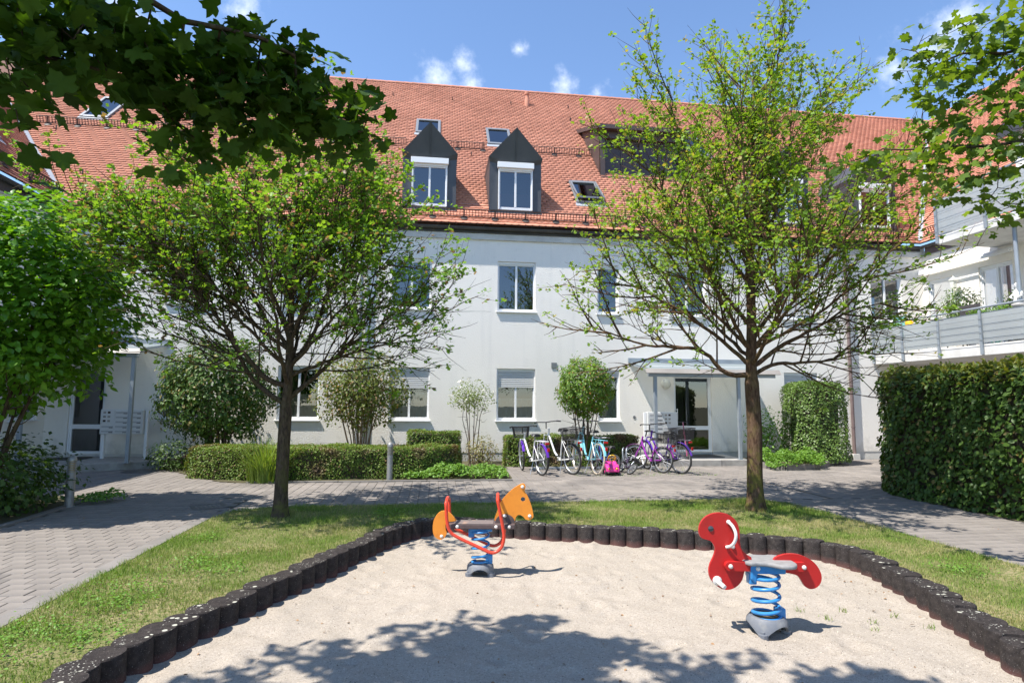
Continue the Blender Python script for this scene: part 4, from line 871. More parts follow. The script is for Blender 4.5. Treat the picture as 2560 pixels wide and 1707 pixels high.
LM['hedge'] = leafmat('box_hedge_leaf', (.085, .155, .022), (.17, .245, .04), .25, None, .5, .3, rare=((.22, .15, .07), .10), patch=((.15, .10, .055), 1.6, .55, .68))
LM['beech'] = leafmat('beech_hedge_leaf', (.04, .09, .014), (.09, .16, .026), .26, (1.5, 1.3, .4), .5, .35, rare=((.22, .17, .05), .04))
LM['beechtip'] = leafmat('beech_young_leaf', (.095, .15, .022), (.20, .20, .045), .35)
LM['cover'] = leafmat('ground_cover_leaf', (.10, .22, .025), (.18, .32, .05), .3)
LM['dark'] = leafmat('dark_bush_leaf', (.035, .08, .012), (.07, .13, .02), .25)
LM['blade'] = leafmat('sedge_blade', (.12, .22, .03), (.24, .32, .07), .35)
W['core'] = mat('hedge_shade_core', (.035, .032, .02), .95, (.06, .045, .03), 20)  # dark tone stands for the shade inside the hedge
W['petal'] = mat('white_petal', (.85, .82, .72), .7)

def grow(nodes, par, A, D=.12, kill=.165, infl=.9, iters=90, up=.12, rs=None):
    """Space colonisation: grow the skeleton (nodes, par) towards the attraction points A."""
    rs = rs or nr; N = [np.array(p, float) for p in nodes]; par = list(par); A = np.array(A, float)
    B = np.array(N); near = np.full(len(A), -1); nd = np.full(len(A), 1e9); done = 0
    for it in range(iters):
        new = np.array(N[done:])
        if len(new):
            for s in range(0, len(new), 400):
                d = np.linalg.norm(A[:, None]-new[None, s:s+400], axis=2); i = d.argmin(1); v = d[np.arange(len(A)), i]; c = v < nd; nd[c] = v[c]; near[c] = done+s+i[c]
        done = len(N); keep = nd > kill; A, near, nd = A[keep], near[keep], nd[keep]
        if not len(A): break
        act = nd < infl
        if not act.any():
            infl *= 1.3; continue
        B = np.array(N); dirs = unit(A[act]-B[near[act]]); acc = np.zeros((len(N), 3)); np.add.at(acc, near[act], dirs)
        idx = np.unique(near[act]); dv = unit(acc[idx]); dv = unit(dv+np.array([0, 0, up])+rs.normal(size=dv.shape)*.10)
        for i, d in zip(idx, dv): N.append(N[i]+d*D); par.append(int(i))
    return np.array(N), np.array(par)
def radii(par, tip=.0032, e=2.2):
    n = len(par); kids = np.zeros(n); R = np.zeros(n)
    for i in range(n-1, -1, -1):
        if R[i] == 0: R[i] = tip**e
        if par[i] >= 0: R[par[i]] += R[i]
    return R**(1/e)
def skeleton_mesh(N, par, R, mb):
    n = len(N); ch = [[] for _ in range(n)]
    for i, p in enumerate(par):
        if p >= 0: ch[p].append(i)
    st = [(0, None)] if par[0] < 0 else []
    while st:
        i, pre = st.pop(); path = [] if pre is None else [pre]; path.append(i)
        while ch[i]:
            c = max(ch[i], key=lambda k: R[k])
            for k in ch[i]:
                if k != c: st.append((k, i))
            i = c; path.append(i)
        rr = [R[k] for k in path]
        if pre is not None: rr[0] = min(R[pre], rr[1]*1.15)
        mx = max(rr); s = 12 if mx > .07 else 8 if mx > .03 else 5 if mx > .01 else 3
        mb.tube([N[k] for k in path], rr, s, caps=False)
def poly_nodes(nodes, par, start, pts, step=.13, jit=.012, rs=None):
    rs = rs or nr; i = start; P = [np.array(nodes[start])]+[np.array(p, float) for p in pts]
    for a, b in zip(P, P[1:]):
        L = np.linalg.norm(b-a); k = max(1, int(L/step))
        for t in range(1, k+1): nodes.append(a+(b-a)*t/k+rs.normal(size=3)*jit); par.append(i); i = len(nodes)-1
    return i
SUNV = np.array(SUN)
def field_maple(label, base, r0, fork, limbs, leader, leafm, bark, seed, size, sp2, sp3, dens, top, up, cluster):
    """Small vase-shaped maple: hand-set limbs, straight side branches, twigs with leaf spurs."""
    rs = np.random.default_rng(seed); b = np.array(base, float); mb = MB(); LP = []
    def path(p, d, L, n, upb, wob):
        P = [np.array(p, float)]; d = unit(np.array(d, float)); s = L/n
        for k in range(n): d = unit(d+np.array([0, 0, upb])*s+rs.normal(size=3)*wob); P.append(P[-1]+d*s)
        return np.array(P)
    def spurs(P, f0, step):
        seg = np.linalg.norm(np.diff(P, axis=0), axis=1); L = seg.sum(); cum = np.concatenate([[0], np.cumsum(seg)]); n = int(L*(1-f0)/step)
        for u in np.linspace(f0*L, L, max(2, n)): LP.append([np.interp(u, cum, P[:, a]) for a in range(3)])
    def twigs(P, f0, step, Lr, r, depth):
        seg = np.linalg.norm(np.diff(P, axis=0), axis=1); L = seg.sum(); cum = np.concatenate([[0], np.cumsum(seg)]); u = f0*L+rs.uniform(0, step)
        while u < L*.97:
            k = min(len(seg)-1, int(np.searchsorted(cum, u)-1)); k = max(k, 0); p = P[k]+(P[k+1]-P[k])*((u-cum[k])/seg[k]); t = unit(P[k+1]-P[k])
            o = p-b-np.array([0, 0, top*.45]); o[2] *= .4; side = unit(np.cross(t, rs.normal(size=3))); d = unit(t*.8+side*1.05+unit(o)*.35+np.array([0, 0, up]))
            ln = rs.uniform(*Lr)*(1.15-.65*u/L)
            if depth == 2:
                Q = path(p, d, ln, 5, .25, .07); rr = r*rs.uniform(.7, 1.1); mb.tube(Q, [rr, rr*.85, rr*.7, rr*.5, rr*.35, rr*.2], 5, caps=False); twigs(Q, .12, sp3, (.3, .95), rr*.5, 3); spurs(Q, .3, .10)
            else:
                Q = path(p, d, ln, 3, .3, .10); mb.tube(Q, [r, r*.75, r*.5, r*.3], 3, caps=False); spurs(Q, .1, .085)
            u += step*rs.uniform(.6, 1.4)
    # trunk
    tp = [b+np.array(q) for q in leader]; TR = np.array([p for p in spline([Vector(q) for q in tp], .12)]); h = TR[:, 2]-b[2]
    rad = np.where(h < fork, r0*(1+.5*np.exp(-h/.13))*(1-.05*h), np.maximum(.008, r0*.72*(1-(h-fork)/(h.max()-fork+.01))**.8)); mb.tube(TR, list(rad), 14, caps=False)
    twigs(TR, (fork+.5)/h.max(), .15, (.8, 1.8), .012, 2)
    for z0, az, pts, r in limbs:
        k = int(np.argmin(np.abs(h-z0))); a = math.radians(az); P = [TR[k]]+[b+np.array([q*math.cos(a), q*math.sin(a), z]) for q, z in pts]
        P = np.array([p for p in spline([Vector(q) for q in P], .12)])+0; P[1:] += np.cumsum(rs.normal(size=(len(P)-1, 3))*.012, 0); n = len(P); r = r*.84; mb.tube(P, list(r*(1-np.linspace(0, 1, n)**.8*.88)), 8, caps=False)
        twigs(P, .13, sp2, (.7, 2.3)if top > 6 else (.7, 2.1), r*.42, 2); spurs(P, .6, .12)
    t = thing('field_maple', base, label, 'tree', 'small maples on the lawn'); mb.build('trunk', bark, t, smooth=True, ang=180)
    LP = np.array(LP); hz = LP[:, 2]-b[2]; rad = np.linalg.norm(LP[:, :2]-b[:2], axis=1); LP = LP[rs.random(len(LP)) < dens(hz, rad)]
    cs = np.maximum(1, rs.poisson(cluster, len(LP))); PP = np.repeat(LP, cs, 0)+rs.normal(size=(cs.sum(), 3))*np.array([.032, .032, .028])
    NN = rs.normal(size=PP.shape)*.6+np.array([0, 0, .9])+SUNV*.3
    leafcloud('crown', leafm, t, PP, NN, rs.uniform(.6, 1.2, len(PP))*size, T_STAR, rs=rs); print(label[:20], 'leaves', len(PP))
    return t
limbsR = [(1.98, 180, [(.35, 1.98), (.62, 2.22), (.95, 2.36), (1.6, 2.45), (2.6, 2.85)], .05), (2.15, 172, [(.4, 2.5), (.9, 2.85), (1.5, 3.2), (2.3, 3.6)], .045), (2.02, 6, [(.5, 2.12), (1.0, 2.16), (1.6, 2.3), (2.2, 2.6)], .042), (2.15, 352, [(.4, 2.38), (.9, 2.7), (1.4, 2.95), (2.2, 3.15)], .05),
          (2.5, 18, [(.5, 2.95), (1.0, 3.6), (1.6, 4.2), (2.2, 4.7)], .045), (2.7, 188, [(.4, 3.2), (.8, 3.8), (1.3, 4.6), (1.9, 5.7)], .045), (2.05, 262, [(.4, 2.35), (.9, 2.7), (1.5, 3.1), (2.1, 3.5)], .042), (2.2, 92, [(.4, 2.5), (.9, 2.9), (1.5, 3.3), (2.1, 3.8)], .042), (2.4, 130, [(.5, 2.9), (1.0, 3.5), (1.5, 4.2), (2.0, 4.9)], .04), (2.4, 312, [(.5, 2.85), (1.0, 3.4), (1.6, 4.2), (2.1, 4.9)], .04), (2.9, 240, [(.3, 3.4), (.7, 4.1), (1.0, 5.0), (1.4, 6.2)], .036), (3.0, 42, [(.3, 3.6), (.7, 4.4), (1.1, 5.3), (1.7, 6.6)], .036),
          (2.3, 215, [(.4, 2.65), (1.0, 3.1), (1.7, 3.6), (2.3, 4.2)], .04), (2.3, 335, [(.4, 2.6), (1.0, 3.0), (1.7, 3.6), (2.3, 4.2)], .038), (3.3, 165, [(.25, 3.9), (.55, 4.7), (.85, 5.6), (1.15, 6.9)], .034), (3.3, 5, [(.3, 3.9), (.6, 4.7), (1.0, 5.5), (1.6, 6.9)], .034), (3.6, 285, [(.2, 4.2), (.4, 5.0), (.6, 5.8), (.8, 7.1)], .03), (3.6, 80, [(.2, 4.2), (.4, 5.1), (.6, 6.0), (.7, 7.2)], .03)]
field_maple('sparse right-hand maple with mossy brown trunk beside the path', (4.70, 8.44, 0), .112, 1.98, limbsR, [(0, 0, -.05), (0, 0, .5), (.02, 0, 1.2), (.0, .0, 2.0), (.03, 0, 2.8), (.05, .03, 3.6), (.10, 0, 4.6), (.16, 0, 5.6), (.2, 0, 7.0)], LM['field'], W['bark'], 21, .058, .165, .145,
            lambda z, r: np.clip((z-1.9)/1.9, .3, 1)*.52, 6.2, .36, 5.2)
limbsL = [(1.45, 22, [(.14, 1.68), (.45, 2.0), (.85, 2.4), (1.3, 2.7), (1.9, 3.05)], .045), (1.72, 196, [(.3, 1.9), (.75, 2.5), (1.2, 3.1), (2.1, 3.75)], .045), (1.55, 170, [(.5, 1.85), (1.0, 2.6), (1.45, 3.2), (2.2, 4.0)], .045), (2.2, 160, [(.35, 2.65), (.8, 3.3), (1.3, 3.9), (1.7, 4.4)], .04), (2.0, 15, [(.3, 2.5), (.45, 3.0), (.75, 3.6), (1.1, 4.3)], .04), (1.85, 352, [(.7, 2.2), (1.4, 2.4), (2.0, 2.75)], .035),
          (1.75, 268, [(.4, 2.2), (.9, 2.8), (1.5, 3.4), (1.9, 3.8)], .04), (1.95, 90, [(.4, 2.4), (.9, 2.9), (1.5, 3.4), (1.9, 3.8)], .038), (2.3, 122, [(.4, 2.8), (.9, 3.4), (1.4, 4.1)], .035), (2.3, 310, [(.4, 2.9), (.9, 3.6), (1.3, 4.3)], .035), (2.5, 230, [(.4, 3.1), (.8, 3.8), (1.2, 4.5)], .034), (2.7, 60, [(.4, 3.4), (.7, 4.2), (1.0, 4.9)], .032), (2.0, 215, [(.5, 2.4), (1.1, 3.0), (1.8, 3.6)], .036), (2.0, 330, [(.5, 2.4), (1.1, 2.9), (1.8, 3.4)], .036), (3.0, 180, [(.3, 3.6), (.6, 4.3), (.9, 5.0)], .03), (3.0, 0, [(.3, 3.6), (.6, 4.3), (.95, 5.0)], .03), (3.2, 280, [(.2, 3.8), (.4, 4.5), (.6, 5.1)], .028), (2.2, 185, [(.6, 2.7), (1.3, 3.3), (2.3, 4.0)], .036)]
field_maple('fuller left-hand maple with dark slender trunk on the lawn', (-2.0, 8.45, 0), .088, 1.5, limbsL, [(0, 0, -.05), (0, 0, .6), (.01, 0, 1.3), (.03, 0, 2.0), (.02, 0, 3.0), (.04, 0, 4.0), (.05, 0, 5.2)], LM['fieldL'], W['barkL'], 33, .060, .14, .125,
            lambda z, r: np.clip((z-1.9)/1.9, .32, 1)*np.clip(.45+.35*r, .4, 1)*.62, 5.0, .12, 6.0)

# ---- large maple over the camera: its low boughs hang into the top left corner
def ell_pts(E, rs):
    out = []
    for c, r, n in E:
        d = unit(rs.normal(size=(n, 3)))*(rs.random((n, 1))**.45); out.append(np.array(c)+d*np.array(r))
    return np.concatenate(out)
def big_maple(label, base, r0, trunk, limbs, E, leafm, seed, per, size, kill=.17, D=.15):
    rs = np.random.default_rng(seed); nodes = [np.array(base, float)]; par = [-1]; tr = poly_nodes(nodes, par, 0, trunk, .2, .01, rs); nt = len(nodes)
    for i0, pts in limbs:
        i = int(np.argmin([abs(n[2]-i0) for n in nodes[:nt]])); poly_nodes(nodes, par, i, pts, .15, .02, rs)
    N, P = grow(nodes, par, ell_pts(E, rs), D, kill, .9, 90, -.02, rs); R = radii(P, .003); R[:nt] = np.maximum(R[:nt], r0*np.linspace(1.1, .7, nt)); R[nt:] = np.minimum(R[nt:], .06)
    t = thing('maple_tree', base, label, 'tree'); mb = MB(); skeleton_mesh(N, P, R, mb); mb.build('trunk', W['barkL'], t, smooth=True, ang=180)
    tips = np.where((R < .0075) & (N[:, 2] > 2.0))[0]; PP = np.repeat(N[tips], per, 0)+rs.normal(size=(len(tips)*per, 3))*.075; PP[:, 2] -= .03
    NN = rs.normal(size=PP.shape)*.6+np.array([0, 0, .8]); fw_ = rs.normal(size=PP.shape)*.6+np.array([0, 0, -.7])
    leafcloud('crown', leafm, t, PP, NN, rs.uniform(.65, 1.1, len(PP))*size, T_MAPLE, fw_, rs)
    return t
E_TL = [((-1.74, 2.5, 2.92), (.14, .2, .24), 70), ((-1.62, 2.62, 3.08), (.2, .25, .19), 90), ((-1.45, 2.82, 3.2), (.24, .25, .2), 100), ((-1.26, 3.02, 3.1), (.2, .25, .2), 85), ((-1.22, 3.06, 2.83), (.1, .15, .10), 26), ((-1.05, 3.18, 3.3), (.25, .28, .26), 100), ((-.93, 3.28, 3.05), (.2, .2, .11), 46), ((-.68, 3.36, 3.22), (.22, .22, .17), 70), ((-.46, 3.36, 3.08), (.11, .15, .10), 26), ((-.82, 3.26, 3.44), (.14, .2, .14), 34), ((-1.72, 2.58, 2.66), (.07, .1, .07), 12),
        ((-2.7, 2.6, 4.7), (1.25, .85, .45), 105), ((-1.95, 2.85, 4.95), (1.0, .9, .5), 95), ((-.75, 2.1, 4.9), (1.1, .75, .5), 75), ((.15, 1.8, 4.9), (.75, .7, .45), 42), ((-2.5, 1.4, 5.8), (1.7, 1.3, .8), 130), ((-3.9, 1.2, 4.6), (.8, .8, .7), 40), ((-2.6, 1.7, 4.1), (1.0, .7, .4), 60)]
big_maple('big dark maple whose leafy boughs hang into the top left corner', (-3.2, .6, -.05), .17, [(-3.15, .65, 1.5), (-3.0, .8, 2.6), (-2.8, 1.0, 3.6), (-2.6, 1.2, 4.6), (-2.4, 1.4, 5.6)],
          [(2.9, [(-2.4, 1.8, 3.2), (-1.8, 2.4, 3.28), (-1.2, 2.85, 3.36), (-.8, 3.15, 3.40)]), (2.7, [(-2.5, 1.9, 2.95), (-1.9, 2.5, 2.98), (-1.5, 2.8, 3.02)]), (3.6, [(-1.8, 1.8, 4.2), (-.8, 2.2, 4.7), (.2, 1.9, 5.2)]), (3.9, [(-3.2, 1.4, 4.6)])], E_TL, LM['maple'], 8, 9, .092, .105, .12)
E_TR = [((4.64, 4.2, 4.6), (.45, .5, .32), 70), ((4.28, 4.3, 4.3), (.35, .4, .25), 45), ((4.1, 4.45, 4.55), (.3, .3, .22), 28), ((4.7, 4.25, 3.95), (.35, .45, .28), 50), ((4.42, 4.35, 3.55), (.38, .4, .22), 50), ((4.15, 4.7, 3.75), (.35, .4, .16), 34), ((3.75, 4.95, 3.82), (.35, .3, .12), 20), ((4.62, 4.15, 3.2), (.25, .35, .22), 30), ((4.95, 4.1, 4.2), (.5, .5, .7), 90), ((5.9, 3.6, 5.0), (1.3, 1.2, 1.0), 200), ((5.6, 3.4, 6.3), (1.2, 1.2, .8), 110)]
big_maple('maple reaching in from the right edge with bright drooping leaves', (6.6, 3.1, -.05), .15, [(6.55, 3.15, 1.5), (6.4, 3.2, 2.8), (6.2, 3.3, 4.2), (6.0, 3.4, 5.4)],
          [(2.9, [(5.6, 3.8, 3.5), (5.0, 4.1, 3.7), (4.5, 4.4, 3.72), (4.0, 4.75, 3.85)]), (3.6, [(5.6, 3.8, 4.2), (5.0, 4.1, 4.5), (4.4, 4.3, 4.55)]), (2.6, [(5.6, 3.7, 3.1), (5.0, 4.0, 3.2)])], E_TR, LM['mapleR'], 9, 6, .082, .13, .13)

# ---- generic shrubs and hedges
def lump(d, s=1.0): return 1+.10*np.sin(3.1*d[:, 0]*s+1.7*d[:, 2]*s)+.08*np.sin(4.3*d[:, 1]*s-2.1*d[:, 0]*s)+.06*np.sin(7*d[:, 2]*s+3*d[:, 1]*s)
def shrub(name, label, cat, base, c, r, n, leafm, size, tm=T_OVAL, stems=7, spread=.35, shell=.45, upb=.5, out=.8, seed=1, bark=None, srad=.016, group=None, sun=.2):
    rs = np.random.default_rng(seed); t = thing(name, base, label, cat, group); b = np.array(base, float); c = np.array(c, float); r = np.array(r, float)
    mb = MB()
    for i in range(stems):
        a = 6.283*i/stems+rs.uniform(-.3, .3); e = c+r*np.array([math.cos(a)*rs.uniform(.2, .75), math.sin(a)*rs.uniform(.2, .75), rs.uniform(-.1, .7)]); f = b+np.array([math.cos(a), math.sin(a), 0])*spread*rs.uniform(.15, .5)
        pts = [f, f+(e-f)*.3+np.array([0, 0, .12*r[2]]), f+(e-f)*.65+rs.normal(size=3)*.05, e]; R_ = srad*rs.uniform(.7, 1.2); mb.tube(pts, [R_*1.2, R_, R_*.7, R_*.3], 6, caps=False)
        for k in range(4):
            p = f+(e-f)*rs.uniform(.35, .9); q = p+unit(rs.normal(size=3)+np.array([math.cos(a), math.sin(a), .8]))*r.mean()*rs.uniform(.25, .55); mb.tube([p, (p+q)/2+rs.normal(size=3)*.03, q], [R_*.45, R_*.3, R_*.15], 4, caps=False)
    mb.build('stems', bark or W['twig'], t, smooth=True, ang=180)
    d = unit(rs.normal(size=(n, 3))); rad = 1-shell*rs.random(n)**1.6; P = c+d*r*(rad*lump(d*3, 1.0))[:, None]+rs.normal(size=(n, 3))*.02
    N = d*out+rs.normal(size=(n, 3))*.45+np.array([0, 0, upb])+SUNV*sun
    fw_ = d*.5+np.array([0, 0, -.5]); leafcloud('foliage', leafm, t, P, N, rs.uniform(.65, 1.15, n)*size, tm, fw_, rs)
    return t
def hedge(name, label, poly, z0, z1, dens, leafm, size, tm=T_OVAL, seed=1, cat='hedge', topm=None, roundz=.06, rag=.02, core=True, group=None, inset=.09):
    """Clipped hedge over a plan polygon: leaf shell round a solid core, coloured dark for the inner shade."""
    rs = np.random.default_rng(seed); cx, cy = np.mean([p[0] for p in poly]), np.mean([p[1] for p in poly]); t = thing(name, (cx, cy, 0), label, cat, group)
    P, N = [], []; n = len(poly); ar = sum(poly[i][0]*poly[(i+1) % n][1]-poly[(i+1) % n][0]*poly[i][1] for i in range(n)); sg = 1 if ar > 0 else -1
    for i in range(n):
        a, b = np.array(poly[i]), np.array(poly[(i+1) % n]); L = np.linalg.norm(b-a); k = int(L*(z1-z0)*dens); e = (b-a)/L; no = np.array([e[1], -e[0]])*sg
        u = rs.random(k)*L; z = z0+rs.random(k)*(z1-z0); bulge = .035*np.sin(u*2.3+z*3)+.03*np.sin(u*5.1-z*4.2)+.018*np.sin(u*11+z*9); hh = np.clip((z-(z1-roundz))/roundz, 0, 1); dep = bulge-np.abs(rs.normal(size=k))*rag*2.2-roundz*(1-np.sqrt(1-hh*hh*.999))
        q = a+e*u[:, None]+no*dep[:, None]; P.append(np.column_stack([q, z])); N.append(np.column_stack([np.tile(no, (k, 1)), np.full(k, .35)]))
    x0, x1 = min(p[0] for p in poly), max(p[0] for p in poly); y0, y1 = min(p[1] for p in poly), max(p[1] for p in poly); k = int((x1-x0)*(y1-y0)*dens)
    X, Y = rs.uniform(x0, x1, k), rs.uniform(y0, y1, k); ok = inpoly_np(X, Y, poly); X, Y = X[ok], Y[ok]; zz = z1+.02*np.sin(X*3+Y*2)+.018*np.sin(X*7-Y*5)-np.abs(rs.normal(size=len(X)))*rag*1.6
    ed = np.full(len(X), 9.0)
    for i in range(n):
        a, b = np.array(poly[i]), np.array(poly[(i+1) % n]); e = (b-a)/np.linalg.norm(b-a); ed = np.minimum(ed, np.abs((X-a[0])*e[1]-(Y-a[1])*e[0]))
    hh = np.clip(1-ed/roundz, 0, 1); zz = zz-roundz*(1-np.sqrt(1-hh*hh*.999)); PT = np.column_stack([X, Y, zz]); NT = np.tile([0, 0, 1.0], (len(X), 1))
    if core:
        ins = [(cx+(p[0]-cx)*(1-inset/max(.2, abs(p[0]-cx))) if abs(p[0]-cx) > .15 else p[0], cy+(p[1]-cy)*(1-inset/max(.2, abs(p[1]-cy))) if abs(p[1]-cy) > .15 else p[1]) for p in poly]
        m = MB(); m.add([(*p, z0+.0) for p in ins]+[(*p, z1-.09) for p in ins], [tuple(range(n, 2*n))]+[(i, (i+1) % n, n+(i+1) % n, n+i) for i in range(n)]); m.build('hedge_shade_core', W['core'], t)  # solid dark core added behind the leaves to block light
    if topm is None: P.append(PT); N.append(NT)
    P, N = np.concatenate(P), np.concatenate(N); fw_ = N*.2+np.array([0, 0, -.35])
    leafcloud('foliage', leafm, t, P, N*.85+rs.normal(size=P.shape)*.42+SUNV*.15, rs.uniform(.6, 1.15, len(P))*size, tm, fw_, rs)
    if topm is not None:
        k = len(PT); PT[:, 2] += rs.random(k)**3*.12; leafcloud('young_growth', topm, t, PT, NT*.6+rs.normal(size=PT.shape)*.6, rs.uniform(.6, 1.1, k)*size, tm, None, rs)
    return t
shrub('green_bush', 'bright green glossy bush at the left edge above the path', 'bush', (-6.0, 8.85, 0), (-5.78, 8.85, 2.88), (1.45, 1.35, 1.45), 15000, LM['bushL'], .115, T_OVAL, 8, .3, .55, .75, .5, 4, W['barkL'], .03, sun=.35)
shrub('dense_shrub', 'dense rounded dark shrub on bare stems by the left wall', 'shrub', (-5.0, 14.85, 0), (-5.02, 14.75, 1.75), (1.26, .95, 1.22), 11500, LM['dense'], .085, T_OVAL, 10, .45, .35, .15, 1.0, 5, W['twig'], .028)
shrub('loose_shrub', 'loose olive shrub with fanned stems between two ground-floor windows', 'shrub', (-1.75, 14.9, 0), (-1.78, 14.85, 1.85), (1.1, .8, .95), 6500, LM['loose'], .075, T_OVAL, 13, .3, .75, .4, .5, 6, mat('tan_stems', (.24, .17, .11), .9), .018)
rb = shrub('rose_bush', 'thin rose bush with pale blooms against the sunny white wall', 'shrub', (.95, 15.3, 0), (.92, 15.2, 1.68), (.55, .4, .42), 1100, LM['rose'], .055, T_OVAL, 6, .25, .8, .5, .4, 7, W['twig'], .012)
rs = np.random.default_rng(3); k = 11; d = unit(rs.normal(size=(k, 3))+np.array([0, -.4, .8])); leafcloud('bloom', W['petal'], rb, np.repeat(np.array([.92, 15.2, 1.72])+d*np.array([.58, .4, .42]), 6, 0)+rs.normal(size=(k*6, 3))*.014, rs.normal(size=(k*6, 3))+np.array([0, -.5, .6]), .05, T_OVAL, None, rs)
shrub('round_shrub', 'clipped lollipop shrub on several stems behind the bicycles', 'shrub', (3.72, 14.75, 0), (3.70, 14.6, 1.93), (.66, .6, .72), 9000, LM['lolly'], .06, T_OVAL, 9, .3, .3, .3, 1.0, 8, W['twig'], .02)
hedge('column_shrub', 'clipped rounded column shrub beside the brown downpipe', [(9.28, 14.5), (9.6, 14.2), (10.4, 14.2), (10.72, 14.5), (10.72, 15.2), (10.4, 15.5), (9.6, 15.5), (9.28, 15.2)], .1, 2.14, 1500, LM['column'], .055, T_DIA, 11, 'shrub', roundz=.35, rag=.012, inset=.16)
hedge('box_hedge', 'long low clipped hedge behind the grey bollard lamp', [(-4.85, 12.85), (-3.7, 12.35), (-.9, 12.4), (.5, 12.75), (.55, 13.5), (-.9, 13.5), (-4.2, 13.6), (-4.9, 13.4)], .0, .62, 3000, LM['hedge'], .042, T_DIA, 12)
hedge('box_hedge', 'small raised block of clipped hedge below the curtained window', [(-.6, 13.9), (.6, 13.9), (.6, 14.5), (-.6, 14.5)], 0, .88, 2500, LM['hedge'], .042, T_DIA, 13)
hedge('box_hedge', 'clipped hedge directly behind the row of bicycles', [(1.75, 14.62), (3.6, 14.6), (5.1, 14.66), (5.1, 15.2), (1.75, 15.2)], 0, .74, 2800, LM['hedge'], .046, T_DIA, 14)
hedge('beech_hedge', 'tall dark beech hedge filling the right side of the picture', [(7.88, 5.2), (7.88, 9.55), (8.35, 10.45), (9.4, 10.8), (9.9, 10.2), (9.6, 9.0), (9.6, 5.2)], .0, 2.13, 780, LM['beech'], .088, T_OVAL, 15, topm=LM['beechtip'], roundz=.3, rag=.03, inset=.14)
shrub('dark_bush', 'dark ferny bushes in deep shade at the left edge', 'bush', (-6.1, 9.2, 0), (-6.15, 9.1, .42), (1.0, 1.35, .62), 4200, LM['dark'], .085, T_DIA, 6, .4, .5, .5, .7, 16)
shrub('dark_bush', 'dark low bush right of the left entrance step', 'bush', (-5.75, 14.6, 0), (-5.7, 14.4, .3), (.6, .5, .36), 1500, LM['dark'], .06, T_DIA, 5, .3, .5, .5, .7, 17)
def mound(name, label, poly, h, dens, leafm, size, seed, tm=T_OVAL, cat='ground cover'):
    rs = np.random.default_rng(seed); x0, x1 = min(p[0] for p in poly), max(p[0] for p in poly); y0, y1 = min(p[1] for p in poly), max(p[1] for p in poly); k = int((x1-x0)*(y1-y0)*dens); X, Y = rs.uniform(x0, x1, k), rs.uniform(y0, y1, k)
    ok = inpoly_np(X, Y, poly); X, Y = X[ok], Y[ok]; cx, cy = (x0+x1)/2, (y0+y1)/2; e = np.clip(1-np.maximum(np.abs(X-cx)/(x1-x0), np.abs(Y-cy)/(y1-y0))*2, 0, 1)
    Z = h*(np.minimum(1, .35+e*2.2))*(.75+.2*np.sin(X*5+Y*3)+.15*np.sin(X*11-Y*8))*(1-.45*rs.random(len(X))**2)+.02; t = thing(name, (cx, cy, 0), label, cat)
    leafcloud('foliage', leafm, t, np.column_stack([X, Y, Z]), rs.normal(size=(len(X), 3))*.45+np.array([0, -.25, .9]), rs.uniform(.6, 1.2, len(X))*size, tm, None, rs); return t
mound('ground_cover', 'light green leafy ground cover right of the grey bollard', [(-.62, 12.16), (1.5, 12.16), (1.55, 13.1), (-.2, 13.0)], .26, 1900, LM['cover'], .06, 21)
mound('ground_cover', 'bright green perennials spilling over the raised kerb by the right trunk', [(7.9, 13.3), (9.3, 13.4), (9.7, 14.3), (8.1, 14.6)], .42, 1900, LM['cover'], .06, 22)
mound('ground_cover', 'small green weeds at the foot of the left bollard', [(-5.3, 9.7), (-4.75, 9.75), (-4.7, 10.2), (-5.3, 10.5)], .16, 1500, LM['cover'], .05, 23)
shrub('small_shrub', 'small half-dry shrub at the foot of the rose bush', 'shrub', (1.1, 14.2, 0), (1.1, 14.1, .42), (.38, .32, .38), 900, leafmat('dry_shrub_leaf', (.16, .20, .05), (.30, .23, .12), .3), .05, T_DIA, 6, .2, .6, .5, .6, 18)
shrub('rose_bush', 'leafy rose shrub between the right trunk and the column shrub', 'shrub', (8.7, 15.2, .1), (8.75, 15.1, .85), (.55, .4, .62), 900, LM['cover'], .07, T_OVAL, 6, .25, .75, .5, .5, 19, W['twig'], .012)
# sedge clump
rs = np.random.default_rng(44); gc = thing('sedge_clump', (-3.2, 12.12, 0), 'tall arching tuft of grass in front of the low hedge', 'grass clump'); k = 420; V, F = [], []
for i in range(k):
    a, L = rs.uniform(0, 6.283), rs.uniform(.55, 1.1); o = np.array([-3.2, 12.14, 0])+np.array([math.cos(a), math.sin(a)*.6, 0])*rs.uniform(0, .35); d = np.array([math.cos(a), math.sin(a), 0])*rs.uniform(.1, .75); w = np.array([-math.sin(a), math.cos(a), 0])*.010; j = len(V)
    for s in range(5):
        t_ = s/4; p = o+d*L*t_**1.8+np.array([0, 0, L*(t_-.38*t_**2.4*(np.linalg.norm(d)+.2))]); ww = w*(1-t_*.85); V += [p-ww, p+ww]
    F += [(j+2*s, j+2*s+1, j+2*s+3, j+2*s+2) for s in range(4)]
np_obj('blades', np.array(V), np.array(F), LM['blade'], gc)
